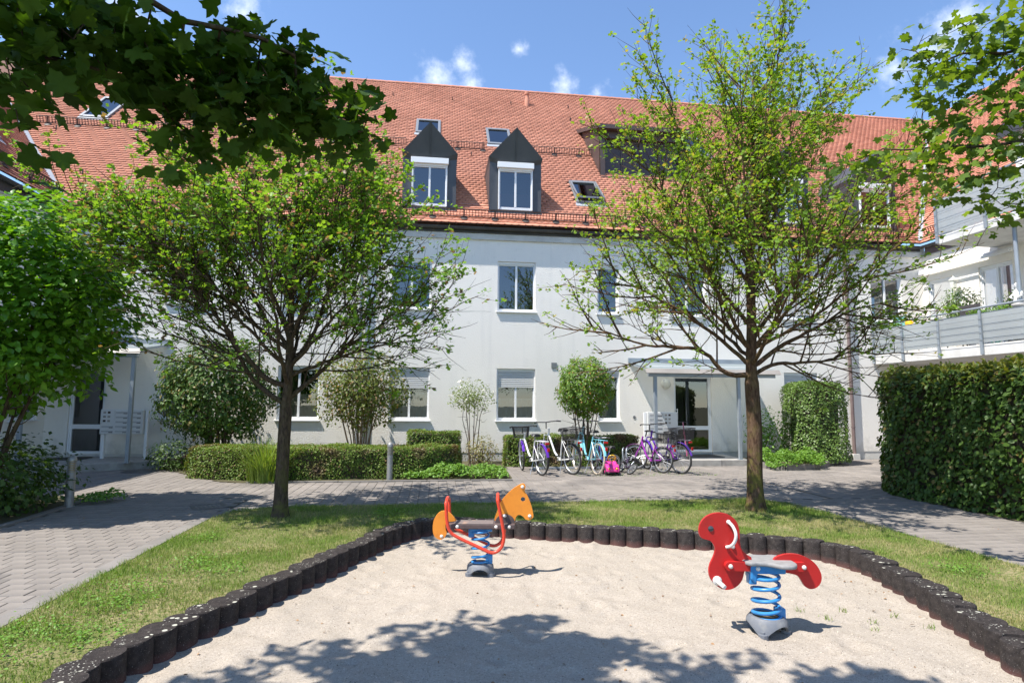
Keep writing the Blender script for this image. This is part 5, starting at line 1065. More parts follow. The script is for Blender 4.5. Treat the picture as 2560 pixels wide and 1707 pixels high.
# clover patches and dry leaves
rs = np.random.default_rng(71); spots = [(-2.45, 5.4, .45), (-2.2, 6.2, .35), (-2.6, 4.5, .3), (-2.15, 4.35, .3), (-2.3, 5.0, .25), (-1.9, 5.9, .25), (-2.6, 4.0, .3), (-2.5, 7.2, .2), (4.9, 5.2, .25), (-.6, 8.5, .3), (1.0, 8.6, .3)]
C = np.concatenate([np.column_stack([x+rs.normal(size=int(900*r))*r*.5, y+rs.normal(size=int(900*r))*r*.5, rs.uniform(.02, .07, int(900*r))]) for x, y, r in spots])
tag(leafcloud('clover', LM['cover'], None, C, rs.normal(size=C.shape)*.35+np.array([0, 0, 1]), rs.uniform(.012, .03, len(C)), T_OVAL, None, rs), 'clover and weeds in patches on the lawn', 'clover', kind='stuff')
W['dryleaf'] = mat('dry_leaf', (.26, .15, .07), .8, island=.5)
k = 240; X, Y = rs.uniform(-1.9, 4.3, k), rs.uniform(3.3, 7.9, k); ok = inpoly_np(X, Y, LOOPXY); X, Y = X[ok], Y[ok]; D = np.column_stack([X, Y, [sandz(a, b)+.006 for a, b in zip(X, Y)]])
k = 60; L2 = np.column_stack([3.9+rs.normal(size=k)*.25, 5.6+rs.normal(size=k)*.5, np.full(k, ZS+.012)]); k = 160; L3 = np.column_stack([rs.uniform(-5, 7.8, k), rs.uniform(3.5, 12, k), np.full(k, .012)]); L3 = L3[~inpoly_np(L3[:, 0], L3[:, 1], LOOPXY)]
D = np.concatenate([D, L2, L3]); tag(leafcloud('dry_leaves', W['dryleaf'], None, D, rs.normal(size=D.shape)*.3+np.array([0, 0, 1]), rs.uniform(.008, .03, len(D)), T_OVAL, None, rs), 'scattered brown leaf litter on sand, lawn and paving', 'litter', kind='stuff')
sw = np.array([(3.25, 4.55), (3.0, 4.4), (3.3, 4.3), (3.55, 4.4), (3.2, 4.15), (3.65, 4.15), (2.9, 4.6)]); X = np.repeat(sw[:, 0], 14)+rs.normal(size=98)*.018; Y = np.repeat(sw[:, 1], 14)+rs.normal(size=98)*.018
tag(blades('grass_tufts', X, Y, np.full(98, ZS), rs.uniform(.02, .05, 98), np.full(98, .005), LM['blade'], 1.4), 'tiny grass tufts sprouting in the sand near the red rider', 'grass', kind='stuff')
k = 900; X, Y = rs.uniform(3.0, 6.2, k), rs.uniform(12.5, 14.3, k); tag(blades('joint_weeds', X, Y, np.zeros(k), rs.uniform(.01, .035, k), np.full(k, .008), LM['cover'], 1.6), 'weeds in the paving joints under the bicycles', 'weeds', kind='stuff')

# ================================================================== OBJECTS
W['orange'] = mat('orange_panel', (.78, .27, .03), .42, (.62, .20, .03), 9, lo=.5, hi=.8, spec=.4)
W['redtube'] = mat('red_tube', (.70, .06, .028), .33, (.55, .06, .035), 14, lo=.5, hi=.8, spec=.5)
W['redpanel'] = mat('red_panel', (.48, .018, .017), .38, (.36, .02, .018), 9, lo=.5, hi=.8, spec=.45)
W['blue'] = mat('blue_spring', (.035, .22, .50), .36, (.03, .14, .34), 16, lo=.5, hi=.8, spec=.5)
W['seatbrown'] = mat('brown_seat_board', (.085, .06, .058), .6, (.12, .085, .08), 14, spec=.35)
W['seatgrey'] = mat('grey_seat', (.30, .29, .28), .6, (.22, .21, .205), 16, bump=.1, bscale=60)
W['cast'] = mat('cast_grey', (.15, .16, .18), .6, (.24, .235, .22), 9, lo=.5, hi=.75, bump=.2, bscale=50)
W['cap'] = mat('white_cap', (.74, .71, .66), .4, (.6, .57, .52), 20)
W['eye'] = mat('eye_lens', (.05, .05, .055), .08, spec=.8)
def rider_frame(x, y, a):
    z = sandz(x, y)+.004; return Matrix.Translation((x, y, z)) @ Matrix.Rotation(-a, 4, 'Z')
def outline(P, step=.016, smooth=True):
    if not smooth: return P
    return [(p.x, p.y) for p in spline([(a, b, 0) for a, b in P], step, True)]
def panel(P, y0, y1, M, name, m, parent, hole=None, smooth=True, bevel=.004):
    P = outline(P, smooth=smooth); rings = [[Vector((a, b, 0)) for a, b in P]]
    if hole: rings.append([Vector((hole[0]+hole[2]*math.cos(t), hole[1]+hole[2]*math.sin(t), 0)) for t in [-2*math.pi*i/18 for i in range(18)]])
    tri = tessellate_polygon(rings); flat = [v for r in rings for v in r]; n = len(flat); b = MB()
    vs = [(v.x, y0, v.y) for v in flat]+[(v.x, y1, v.y) for v in flat]; fs = [t for t in tri]+[tuple(n+i for i in t[::-1]) for t in tri]; o = 0
    for r in rings:
        k = len(r); fs += [(o+i, o+(i+1) % k, n+o+(i+1) % k, n+o+i) for i in range(k)]; o += k
    b.add(vs, fs).xf(M); ob = b.build(name, m, parent)
    import bmesh
    bm = bmesh.new(); bm.from_mesh(ob.data); bmesh.ops.recalc_face_normals(bm, faces=bm.faces); bm.to_mesh(ob.data); bm.free()
    if bevel:
        q = ob.modifiers.new('bevel', 'BEVEL'); q.width = bevel; q.segments = 2; q.limit_method = 'ANGLE'; q.angle_limit = math.radians(60)
    return ob
def bolt(x, z, y, M, parent, r=.016, sgn=-1): return MB().lathe([(r*1.05, 0), (r, .006), (r*.75, .012), (r*.3, .016), (0, .0165)], 12, (x, y, z), (0, sgn, 0)).xf(M).build('bolt_cap', W['cap'], parent, smooth=True, ang=60)
def spring(M, parent, r, z0, z1, turns, wire, zc):
    n = int(turns*22); P = []
    for i in range(n+1):
        t = i/n; e = .2
        f = 0 if t < e else 1 if t > 1-e else (t-e)/(1-2*e)          # dead coils at both ends
        z = z0+(z1-z0)*(.10*min(t/e, 1)+.80*f+.10*max(0, (t-1+e)/e)); q = 2*math.pi*turns*t+2.2; P.append((r*math.cos(q), r*math.sin(q), z))
    s = MB().tube(P, wire, 10).xf(M).build('spring', W['blue'], parent, smooth=True)
    MB().box(r-.03, r+.035, -.035, .035, z0-.01, z0+.075).xf(M).build('spring_clamp', W['blue'], s, bevel=.008); MB().box(-r-.035, -r+.02, -.035, .035, z1-.07, z1+.012).xf(M).build('spring_clamp', W['blue'], s, bevel=.008)
    return s
def cast_base(M, parent, R, h, rot=0):
    """Three-footed cast base, arched between the feet."""
    n = 48; b = MB(); vs = []; A0 = math.radians(rot)
    for i in range(n):
        q = 2*math.pi*i/n+A0; arch = max(0, .5-.5*math.cos(3*(q-A0)))**.42; vs.append((R*math.cos(q), R*math.sin(q), -.03+(h*.66+.03)*arch))
    for i in range(n): q = 2*math.pi*i/n+A0; vs.append((R*.97*math.cos(q), R*.97*math.sin(q), h*.78))
    for i in range(n): q = 2*math.pi*i/n+A0; vs.append((R*.82*math.cos(q), R*.82*math.sin(q), h))
    for i in range(n): q = 2*math.pi*i/n+A0; arch = max(0, .5-.5*math.cos(3*(q-A0)))**.42; vs.append((R*.88*math.cos(q), R*.88*math.sin(q), -.03+(h*.66+.03)*arch))
    fs = []
    for k, j in ((0, 1), (1, 2), (3, 0)): fs += [(k*n+i, k*n+(i+1) % n, j*n+(i+1) % n, j*n+i) for i in range(n)]
    fs.append(tuple(2*n+i for i in range(n))); b.add(vs, fs).xf(M).build('base', W['cast'], parent, smooth=True, ang=40)
    for k in range(3):
        q = 2*math.pi*k/3+A0; c = (R*.93*math.cos(q), R*.93*math.sin(q), .0); MB().lathe([(.035, -.03), (.035, .022), (.018, .024), (.018, .038), (.0, .04)], 10, c).xf(M).build('foot', W['cast'], parent, smooth=True)
# ---------------- orange horse
MH = rider_frame(.46, 5.83, math.radians(7.3)); S = 1646.0
H = lambda x, y: ((x-872)/S, (1490-y)/S)
horse = thing('spring_rider', tuple(MH.translation), 'orange horse-shaped spring rider with red tube handles', 'spring rider', 'spring riders in the sandpit')
cast_base(MH, horse, .128, .10, 90)
spring(MH, horse, .080, .105, .405, 4.9, .0105, 0)
MB().box(-.10, .11, -.055, .055, .395, .425).xf(MH).build('spring_plate', W['blue'], horse, bevel=.006)
sb = MB().box(-.322, .325, -.095, .095, .425, .470).xf(MH).build('seat_board', W['seatbrown'], horse, bevel=.008)
MB().box(-.25, .12, -.093, .093, .4705, .474).xf(MH).build('seat_top', mat('worn_seat_top', (.17, .135, .125), .7, (.40, .24, .16), 9, lo=.58, hi=.7), horse)
hd = [H(*p) for p in [(1085, 680), (1120, 560), (1180, 400), (1290, 268), (1400, 175), (1500, 120), (1550, 118), (1570, 160), (1557, 235), (1600, 300), (1655, 430), (1688, 560), (1693, 625), (1645, 670), (1565, 660), (1540, 625), (1470, 592), (1425, 625), (1405, 690), (1402, 745), (1300, 700), (1180, 690)]]
panel(hd, -.011, .011, MH, 'head', W['orange'], horse, hole=(*H(1530, 355), .021))
tl = [H(*p) for p in [(330, 545), (250, 548), (178, 605), (132, 700), (122, 830), (150, 930), (230, 982), (300, 958), (343, 885), (322, 810), (335, 720), (420, 705), (495, 690), (470, 660), (400, 585)]]
panel(tl, -.011, .011, MH, 'tail', W['orange'], horse)
hb = [((1250-872)/S+.095*math.cos(math.pi*i/12), .468+.085*math.sin(math.pi*i/12)) for i in range(13)]
for s in (-1, 1): panel(hb, s*.022-.009, s*.022+.009, MH, 'head_bracket', W['seatbrown'], horse, smooth=False)
prof = [(345, 400), (352, 520), (362, 640), (385, 755), (415, 815), (470, 865), (620, 940), (780, 1010), (930, 1078), (1010, 1112), (1080, 1122), (1150, 1095), (1205, 1035), (1232, 950), (1238, 860), (1215, 720), (1185, 570), (1155, 430), (1135, 340)]
near = [Vector((H(*p)[0], -.135, H(*p)[1])) for p in prof]; far = [Vector((v.x+.0, .135, v.z)) for v in near]
def ubend(a, b, h): return [a.lerp(b, t)+Vector((0, 0, h*math.sin(math.pi*t))) for t in (.06, .18, .32, .5, .68, .82, .94)]
pts = near+ubend(near[-1], far[-1], .035)+far[::-1]+ubend(far[0], near[0], .035)
tb = MB().tube([p for p in spline(pts, .022, True)], .0155, 12, closed=True).xf(MH).build('handle_tube', W['redtube'], horse, smooth=True)
for x in (515, 1115, 1315):
    bolt(H(x, 0)[0], .447, -.095, MH, horse)
bolt(*H(1245, 605), -.031, MH, horse); 
for p in ((1520, 165), (1635, 612), (264, 930)): bolt(*H(*p), -.011, MH, horse)
# ---------------- red duck
MD = rider_frame(2.41, 4.23, math.radians(7.3)); S2 = 1589.0
K = lambda x, y: ((x-858)/S2, (1405-y)/S2)
duck = thing('spring_rider', tuple(MD.translation), 'red duck-shaped spring rider with grey seat and blue spring', 'spring rider', 'spring riders in the sandpit')
cast_base(MD, duck, .142, .115, -4)
spring(MD, duck, .093, .095, .405, 5.1, .0125, 0)
MB().lathe([(.085, .100), (.085, .122), (.06, .128), (.0, .13)], 20).xf(MD).build('spring_filling', mat('rotten_wood', (.10, .06, .025), .9, (.2, .13, .06), 30), duck, smooth=True)
bk = [K(*p) for p in [(672, 640), (1060, 672), (1060, 742), (735, 742), (722, 838), (700, 842), (662, 800), (660, 680)]]
panel(bk, -.062, .062, MD, 'seat_bracket', W['blue'], duck, smooth=False, bevel=.008)
bd = [K(*p) for p in [(103, 310), (110, 225), (155, 150), (235, 97), (340, 76), (450, 97), (530, 162), (568, 260), (572, 400), (592, 490), (650, 548), (700, 580), (690, 650), (640, 690), (612, 745), (590, 820), (540, 888), (460, 934), (370, 938), (285, 893), (222, 820), (205, 740), (222, 655), (262, 575), (284, 500), (268, 440), (230, 395), (170, 378), (125, 360)]]
panel(bd, -.012, .012, MD, 'head', W['redpanel'], duck)
tl = [K(*p) for p in [(960, 600), (1040, 553), (1130, 536), (1250, 543), (1370, 590), (1452, 662), (1500, 760), (1492, 850), (1440, 908), (1370, 926), (1310, 900), (1272, 840), (1230, 782), (1150, 756), (1060, 742), (960, 720)]]
panel(tl, -.012, .012, MD, 'tail', W['redpanel'], duck)
def capsule(x0, x1, zc, r, left):
    P = []
    for i in range(13):
        q = math.pi/2+math.pi*i/12 if left else -math.pi/2+math.pi*i/12; P.append(((x0 if left else x1)+r*math.cos(q), zc+r*math.sin(q)))
    return P+([(x1, zc-r), (x1, zc+r)] if left else [(x0, zc+r), (x0, zc-r)])
for s in (-1, 1):
    panel(capsule(K(425, 0)[0], K(690, 0)[0], K(0, 665)[1], .033, True), s*.032-.018, s*.032+.018, MD, 'beam', W['redpanel'], duck, smooth=False); panel(capsule(K(1050, 0)[0], K(1265, 0)[0], K(0, 667)[1], .032, False), s*.032-.018, s*.032+.018, MD, 'beam', W['redpanel'], duck, smooth=False)
so_ = outline([(-.165, -.04), (-.16, .06), (-.11, .13), (-.04, .16), (.05, .15), (.12, .16), (.18, .10), (.195, .0), (.19, -.10), (.14, -.165), (.06, -.16), (.0, -.10), (-.07, -.085), (-.13, -.09)], .02)
MB().prism(so_, lambda a, b, w: (a, b, w+.02*max(0, .0-a)), .474, .502).xf(MD).build('seat', W['seatgrey'], duck, bevel=.010)
for s in (-1, 1):
    hp = [K(445, 180), (K(470, 215)[0], K(0, 215)[1]), K(490, 290), K(480, 370), K(450, 435), K(408, 465)]; dd = [.012, .05, .075, .075, .05, .012]
    MB().tube([p for p in spline([(a, s*d, b) for (a, b), d in zip(hp, dd)], .012)], .0115, 10).xf(MD).build('grab_handle', W['cap'], duck, smooth=True)
    x, z = K(295, 838); MB().lathe([(.033, 0), (.033, .008), (.024, .014)], 14, (x, s*.012, z), (0, s, 0)).xf(MD).build('footrest_flange', W['cap'], duck, smooth=True)
    MB().tube([(x, s*.015, z), (x+.004, s*.04, z-.006), (x+.014, s*.075, z-.014), (x+.024, s*.10, z-.022)], [.0165, .0165, .0165, .015], 12).xf(MD).build('footrest', W['cap'], duck, smooth=True)
    for p, d in (((485, 458), .012), ((435, 665), .05), ((740, 683), .062), ((1275, 670), .05)): bolt(*K(*p), s*d, MD, duck, .0155, s)
    bolt(*K(445, 180), s*.012, MD, duck, .015, s)
    x, z = K(237, 257); MB().lathe([(.021, 0), (.020, .005), (.014, .009), (0, .011)], 16, (x, s*.011, z), (0, s, 0)).xf(MD).build('eye', W['eye'], duck, smooth=True)

# ---------------- bicycles
def paint(name, c): return mat(name, c, .25, spec=.6, coat=.3)
W['redref'] = mat('red_reflector', (.55, .02, .02), .25); W['silver'] = mat('silver', (.55, .56, .58), .35, metal=.7); W['blackplastic'] = mat('black_plastic', (.022, .022, .024), .5)
def wheelset(t, M, x, R, tyre_col=None, turn=0):
    L = Matrix.Translation((x, 0, R)) @ Matrix.Rotation(turn, 4, 'Z'); n = 32; T = MB().tube([((R-.02)*math.cos(2*math.pi*i/n), 0, (R-.02)*math.sin(2*math.pi*i/n)) for i in range(n)], .02, 8, closed=True).xf(M @ L)
    w = T.build('wheel', tyre_col or W['rubber'], t, smooth=True)
    MB().tube([((R-.045)*math.cos(2*math.pi*i/n), 0, (R-.045)*math.sin(2*math.pi*i/n)) for i in range(n)], .011, 6, closed=True).xf(M @ L).build('rim', W['silver'], w, smooth=True)
    s = MB()
    for i in range(20):
        q = 2*math.pi*i/20; y = .03 if i % 2 else -.03; s.tube([(.018*math.cos(q+.9), y, .018*math.sin(q+.9)), ((R-.045)*math.cos(q), 0, (R-.045)*math.sin(q))], .0016, 3, caps=False)
    s.xf(M @ L).build('spokes', W['silver'], w); MB().tube([(0, -.05, 0), (0, .05, 0)], .018, 8).xf(M @ L).build('hub', W['silver'], w, smooth=True)
def wire_basket(M, c, w, d, h, name, parent, ry=0):
    b = MB(); x0, y0, z0 = c; tp = 1.18
    def ring(z, k, r): b.tube([(x0+sx*d/2*k, y0+sy*w/2*k, z) for sx, sy in ((-1, -1), (1, -1), (1, 1), (-1, 1))], r, 5, closed=True)
    for i in range(8): ring(z0+h*i/7, 1+(tp-1)*i/7, .009 if i == 7 else .004)
    for s in range(4):
        for i in range(15):
            u = -1+2*i/14; p = ((u, -1), (1, u), (u, 1), (-1, u))[s]; b.tube([(x0+p[0]*d/2, y0+p[1]*w/2, z0), (x0+p[0]*d/2*tp, y0+p[1]*w/2*tp, z0+h)], .0038, 3, caps=False)
    for i in range(7): u = -1+2*i/6; b.tube([(x0+u*d/2, y0-w/2, z0), (x0+u*d/2, y0+w/2, z0)], .0022, 3, caps=False)
    return b.xf(M).build(name, W['blackplastic'], parent)
def bicycle(label, Rr, Fr, frame_m, R=.34, lean=0.06, basket=None, rear=None, steer=.25, guard=None, saddle_z=.92, bar_z=1.05, tyre=None, fork_m=None, kid=False, barw=.58, name='bicycle', group='bicycles parked in front of the hedge'):
    a, b = Vector((*Rr, 0)), Vector((*Fr, 0)); wb = (b-a).length; d = (b-a).normalized(); M = Matrix.Translation(a) @ Matrix.Rotation(math.atan2(d.y, d.x), 4, 'Z') @ Matrix.Rotation(lean, 4, 'X')
    t = thing(name, tuple((a+b)/2), label, 'bicycle', group); k = R/.34; gm = guard or frame_m
    wheelset(t, M, 0, R, tyre); wheelset(t, M, wb, R, tyre, steer)
    bb = (wb*.42, 0, .28*k if not kid else R*.95); st = (wb*.28, 0, saddle_z-.12); hd0, hd1 = (wb-.20*k, 0, bar_z-.30*k), (wb-.24*k, 0, bar_z-.16*k); ra = (0, 0, R)
    f = MB(); f.tube([hd0, (wb*.62, 0, .42*k+.02), (wb*.5, 0, .31*k+.02), bb], [.021, .022, .022, .022], 8); f.tube([bb, st], .016, 8); f.tube([hd0, hd1], .021, 8)
    for y in (-.05, .05):
        f.tube([(bb[0], y*.6, bb[2]), (0, y*1.2, R)], .010, 6); f.tube([(st[0], y*.4, st[2]-.12), (0, y*1.2, R)], .008, 6)
    f.xf(M).build('frame', frame_m, t, smooth=True)
    S_ = Matrix.Translation((wb, 0, 0)) @ Matrix.Rotation(steer, 4, 'Z') @ Matrix.Translation((-wb, 0, 0))
    fk = MB(); top = (hd0[0]+.01, 0, hd0[2]-.01)
    for y in (-.055, .055): fk.tube([(top[0], y*.8, top[2]), (wb-.03, y, R+.12*k), (wb, y, R)], [.012, .011, .009], 6)
    fk.tube([(top[0], -.05, top[2]), (top[0], .05, top[2])], .013, 6); fk.xf(M @ S_).build('fork', fork_m or frame_m, t, smooth=True)
    hs = MB(); hs.tube([hd1, (hd1[0]-.03, 0, bar_z-.02)], .013, 8); c = (hd1[0]-.02, 0, bar_z-.02); w = barw/2
    hs.tube([(c[0]-.14, -w, c[2]+.015), (c[0]-.06, -w*.8, c[2]+.02), (c[0]+.02, -w*.45, c[2]+.01), c, (c[0]+.02, w*.45, c[2]+.01), (c[0]-.06, w*.8, c[2]+.02), (c[0]-.14, w, c[2]+.015)], .011, 8)
    hb_ = hs.xf(M @ S_).build('handlebar', W['blackplastic'] if not kid else W['silver'], t, smooth=True)
    for s in (-1, 1): MB().tube([(c[0]-.16, s*w*1.04, c[2]+.014), (c[0]-.06, s*w*.82, c[2]+.02)], .017, 8).xf(M @ S_).build('grip', W['rubber'], hb_, smooth=True)
    sd_ = MB(); sx = st[0]; sz = saddle_z
    sec = [(-.13, .085, .0), (-.10, .10, .012), (-.03, .085, .012), (.05, .045, .008), (.12, .025, .0), (.15, .012, -.01)]; vs = []
    for x, hw, z in sec: vs += [(sx+x, -hw, sz+z-.02), (sx+x, -hw*.6, sz+z+.018), (sx+x, 0, sz+z+.022), (sx+x, hw*.6, sz+z+.018), (sx+x, hw, sz+z-.02), (sx+x, 0, sz+z-.035)]
    sd_.add(vs, [(i*6+j, i*6+(j+1) % 6, (i+1)*6+(j+1) % 6, (i+1)*6+j) for i in range(5) for j in range(6)]+[(5, 4, 3, 2, 1, 0), tuple(30+j for j in range(6))]); sd_.xf(M).build('saddle', W['blackplastic'], t, smooth=True)
    MB().tube([st, (st[0]-.012, 0, saddle_z-.02)], .013, 8).xf(M).build('seat_post', W['silver'], t, smooth=True)
    if not kid:
        for x, MM, q0, q1 in ((0, M, .35, 2.9), (wb, M @ S_, .5, 2.75)):
            g = MB(); vs = []; n = 14
            for i in range(n+1):
                q = q0+(q1-q0)*i/n
                for y in (-.03, 0, .03): vs.append((x+(R+.022-abs(y)*.25)*math.cos(q), y, R+(R+.022-abs(y)*.25)*math.sin(q)))
            g.add(vs, [(3*i+j, 3*i+j+1, 3*i+4+j, 3*i+3+j) for i in range(n) for j in range(2)]).xf(MM).build('mudguard', gm, t, smooth=True, ang=80)
        rk = MB(); zr2 = 2*R+.07
        for y in (-.06, .06): rk.tube([(-.30*k, y, zr2), (.16*k, y, zr2)], .006, 5); rk.tube([(0, y*1.2, R), (-.12*k, y, zr2)], .005, 5); rk.tube([(0, y*1.2, R), (.03, y, zr2)], .005, 5)
        for i in range(4): rk.tube([(-.28*k+.13*i, -.06, zr2), (-.28*k+.13*i, .06, zr2)], .005, 5)
        rk.xf(M).build('luggage_rack', W['silver'] if rear != 'frame' else frame_m, t, smooth=True)
        MB().box(-.345*k, -.325*k, -.05, .05, zr2-.06, zr2-.02).xf(M).build('rear_reflector', W['redref'], t, bevel=.006)
        MB().box(-R-.045, -R-.028, -.028, .028, R+.20, R+.27).xf(M).build('rear_light', W['redref'], t, bevel=.006)
        kb = MB().tube([(wb*.33, .03, R*.85), (wb*.25, .16, .005)], .008, 6).xf(M).build('kickstand', W['silver'], t)
        cg = MB().prism([(bb[0]-.09, bb[2]-.075), (bb[0]+.08, bb[2]-.07), (bb[0]+.09, bb[2]+.06), (bb[0]-.06, bb[2]+.085), (.03, R+.05), (.0, R-.02)], lambda u, v, w: (u, w, v), -.075, -.058).xf(M).build('chain_guard', W['blackplastic'], t, bevel=.004)
    cr_ = MB().tube([(bb[0], -.09, bb[2]), (bb[0], .09, bb[2])], .012, 6).bar((bb[0], -.09, bb[2]), (bb[0]+.12*k, -.09, bb[2]-.11*k), .014).bar((bb[0], .09, bb[2]), (bb[0]-.12*k, .09, bb[2]+.11*k), .014).xf(M).build('crank', W['silver'], t)
    for s in (-1, 1): MB().box(bb[0]-s*.12*k-.04, bb[0]-s*.12*k+.04, s*.10, s*.19, bb[2]+s*.11*k-.012, bb[2]+s*.11*k+.012).xf(M).build('pedal', W['blackplastic'], cr_)
    if basket: wire_basket(M @ S_, (wb-.02, 0, bar_z-.26), .30, .26, .23, 'basket', t)
    if rear == 'basket': wire_basket(M, (-.10*k, 0, 2*R+.085), .32*k, .38*k, .24*k, 'basket', t)
    return t
pw, pv, pb, pp = paint('white_paint', (.80, .80, .79)), paint('violet_paint', (.13, .035, .42)), paint('light_blue_paint', (.22, .58, .70)), paint('purple_paint', (.28, .03, .33))
bicycle('white and violet bicycle with front basket, leftmost of the row', (2.30, 12.78), (2.02, 13.78), pw, R=.33, lean=-.05, basket=True, rear='frame', steer=-.25, guard=paint('violet_guard', (.12, .03, .40)), saddle_z=.84, bar_z=1.02)
bicycle('white step-through bicycle with a black rear basket', (3.0, 12.9), (2.60, 13.88), pw, lean=-.08, rear='basket', steer=-.32, saddle_z=.95, bar_z=1.13, guard=W['blackplastic'], fork_m=pw)
bicycle('light blue city bicycle behind the pink toy car', (3.52, 12.86), (3.32, 13.92), pb, lean=.08, rear='frame', steer=-.1, saddle_z=.92, bar_z=1.16, tyre=mat('cream_tyre', (.50, .42, .33), .7))
bicycle('small purple bicycle turned sideways right of the metal hoop', (5.08, 13.05), (4.70, 13.82), pp, R=.29, lean=.1, rear='basket', steer=.6, saddle_z=.74, bar_z=.92)
bicycle('violet bicycle with rear basket, rightmost of the row', (5.44, 12.88), (5.02, 13.86), pv, lean=-.06, rear='basket', steer=-.3, saddle_z=.9, bar_z=1.08)
bicycle('little child bicycle with red grips behind the pink car', (4.02, 13.25), (3.72, 13.85), paint('navy_paint', (.05, .05, .30)), R=.2, lean=.1, kid=True, saddle_z=.55, bar_z=.76, steer=-.3, barw=.42)
# balance bike tipped over beside the toy car
bicycle('tiny dark balance bike leaning over beside the pink car', (4.22, 12.86), (4.1, 13.35), paint('dark_paint', (.05, .03, .06)), R=.15, lean=.75, kid=True, saddle_z=.38, bar_z=.52, steer=.3, barw=.34)
# pink ride-on car
W['pink'] = mat('pink_plastic', (.80, .045, .30), .35, spec=.5); W['yellow'] = mat('yellow_plastic', (.85, .50, .02), .35); W['dkgrey'] = mat('dark_plastic', (.04, .04, .045), .5)
car = thing('toy_car', (3.86, 12.92, 0), 'pink ride-on toy car with yellow steering wheel', 'toy car'); MC = Matrix.Translation((3.86, 12.92, 0)) @ Matrix.Rotation(math.radians(-98), 4, 'Z') @ Matrix.Scale(1.0, 4)
pf = [(-.27, .08), (-.27, .20), (-.20, .27), (-.12, .26), (-.06, .20), (.04, .20), (.09, .24), (.20, .22), (.27, .17), (.28, .08), (.22, .07), (.19, .12), (.13, .12), (.10, .07), (-.10, .07), (-.13, .12), (-.19, .12), (-.22, .07)]
MB().prism(pf, lambda u, v, w: (u, w, v), -.14, .14).xf(MC).build('body', W['pink'], car, bevel=.02)
for x in (-.16, .16):
    for s in (-1, 1): w_ = MB().lathe([(.055, -.025), (.075, -.018), (.075, .018), (.055, .025)], 18, (x, s*.135, .075), (0, 1, 0)).xf(MC).build('wheel', W['dkgrey'], car, smooth=True); MB().lathe([(.035, 0), (.03, .006), (0, .008)], 12, (x, s*.16, .075), (0, s, 0)).xf(MC).build('hub', W['pink'], w_)
st_ = MB().tube([(.10+.075*math.sin(q)*.5, .085*math.cos(q), .36+.075*math.sin(q)*.85) for q in [2*math.pi*i/18 for i in range(18)]], .012, 8, closed=True).bar((.10, -.08, .36), (.10, .08, .36), .02).xf(MC).build('steering_wheel', W['yellow'], car, smooth=True)
MB().tube([(.13, 0, .22), (.10, 0, .36)], .012, 8).xf(MC).build('steering_column', W['dkgrey'], car)
for s in (-1, 1): MB().ball((.275, s*.08, .15), .022, 6).xf(MC).build('headlight', W['yellow'], car, smooth=True)
# bicycle stand hoops
rk = thing('bicycle_stand', (4.5, 13.9, 0), 'galvanised hoop stand between the blue and purple bicycles', 'bike stand')
for x in (4.40,): 
    for dx in (0, .09): MB().tube([p for p in spline([(x+dx, 13.7, 0), (x+dx+.02, 13.72, .18), (x+dx-.01, 13.74, .34), (x+dx+.0, 13.78, .47), (x+dx+.05, 13.86, .50), (x+dx+.07, 13.95, .44), (x+dx+.06, 14.0, .2), (x+dx+.06, 14.02, 0)], .04)], .013, 8).build('hoop', W['galv'], rk, smooth=True)
MB().bar((2.3, 14.0, .03), (5.3, 14.0, .03), .05, .04).build('ground_rail', W['galv'], rk)
# scooter leaning at the entrance
scm = paint('pink_scooter', (.45, .10, .20)); sc_ = thing('scooter', (6.3, 14.65, .15), 'dark pink kick scooter standing in front of the mailboxes', 'scooter'); B0 = Vector((6.3, 14.65, .15))
MB().bar(B0+Vector((.04, -.02, .09)), B0+Vector((.05, .42, .09)), .11, .025).build('deck', W['dkgrey'], sc_, bevel=.006); MB().tube([B0+Vector((.04, -.05, .08)), B0+Vector((.02, .0, .45)), B0+Vector((-.02, .04, .93))], .016, 8).build('stem', scm, sc_, smooth=True)
MB().tube([B0+Vector((-.14, .06, .92)), B0+Vector((-.02, .04, .935)), B0+Vector((.11, .02, .92))], .014, 8).build('handlebar', W['rubber'], sc_, smooth=True)
for y in (-.08, .46): MB().lathe([(.04, -.012), (.055, -.008), (.055, .008), (.04, .012)], 14, B0+Vector((.045, y, .055)), (1, 0, 0)).build('wheel', W['rubber'], sc_, smooth=True)
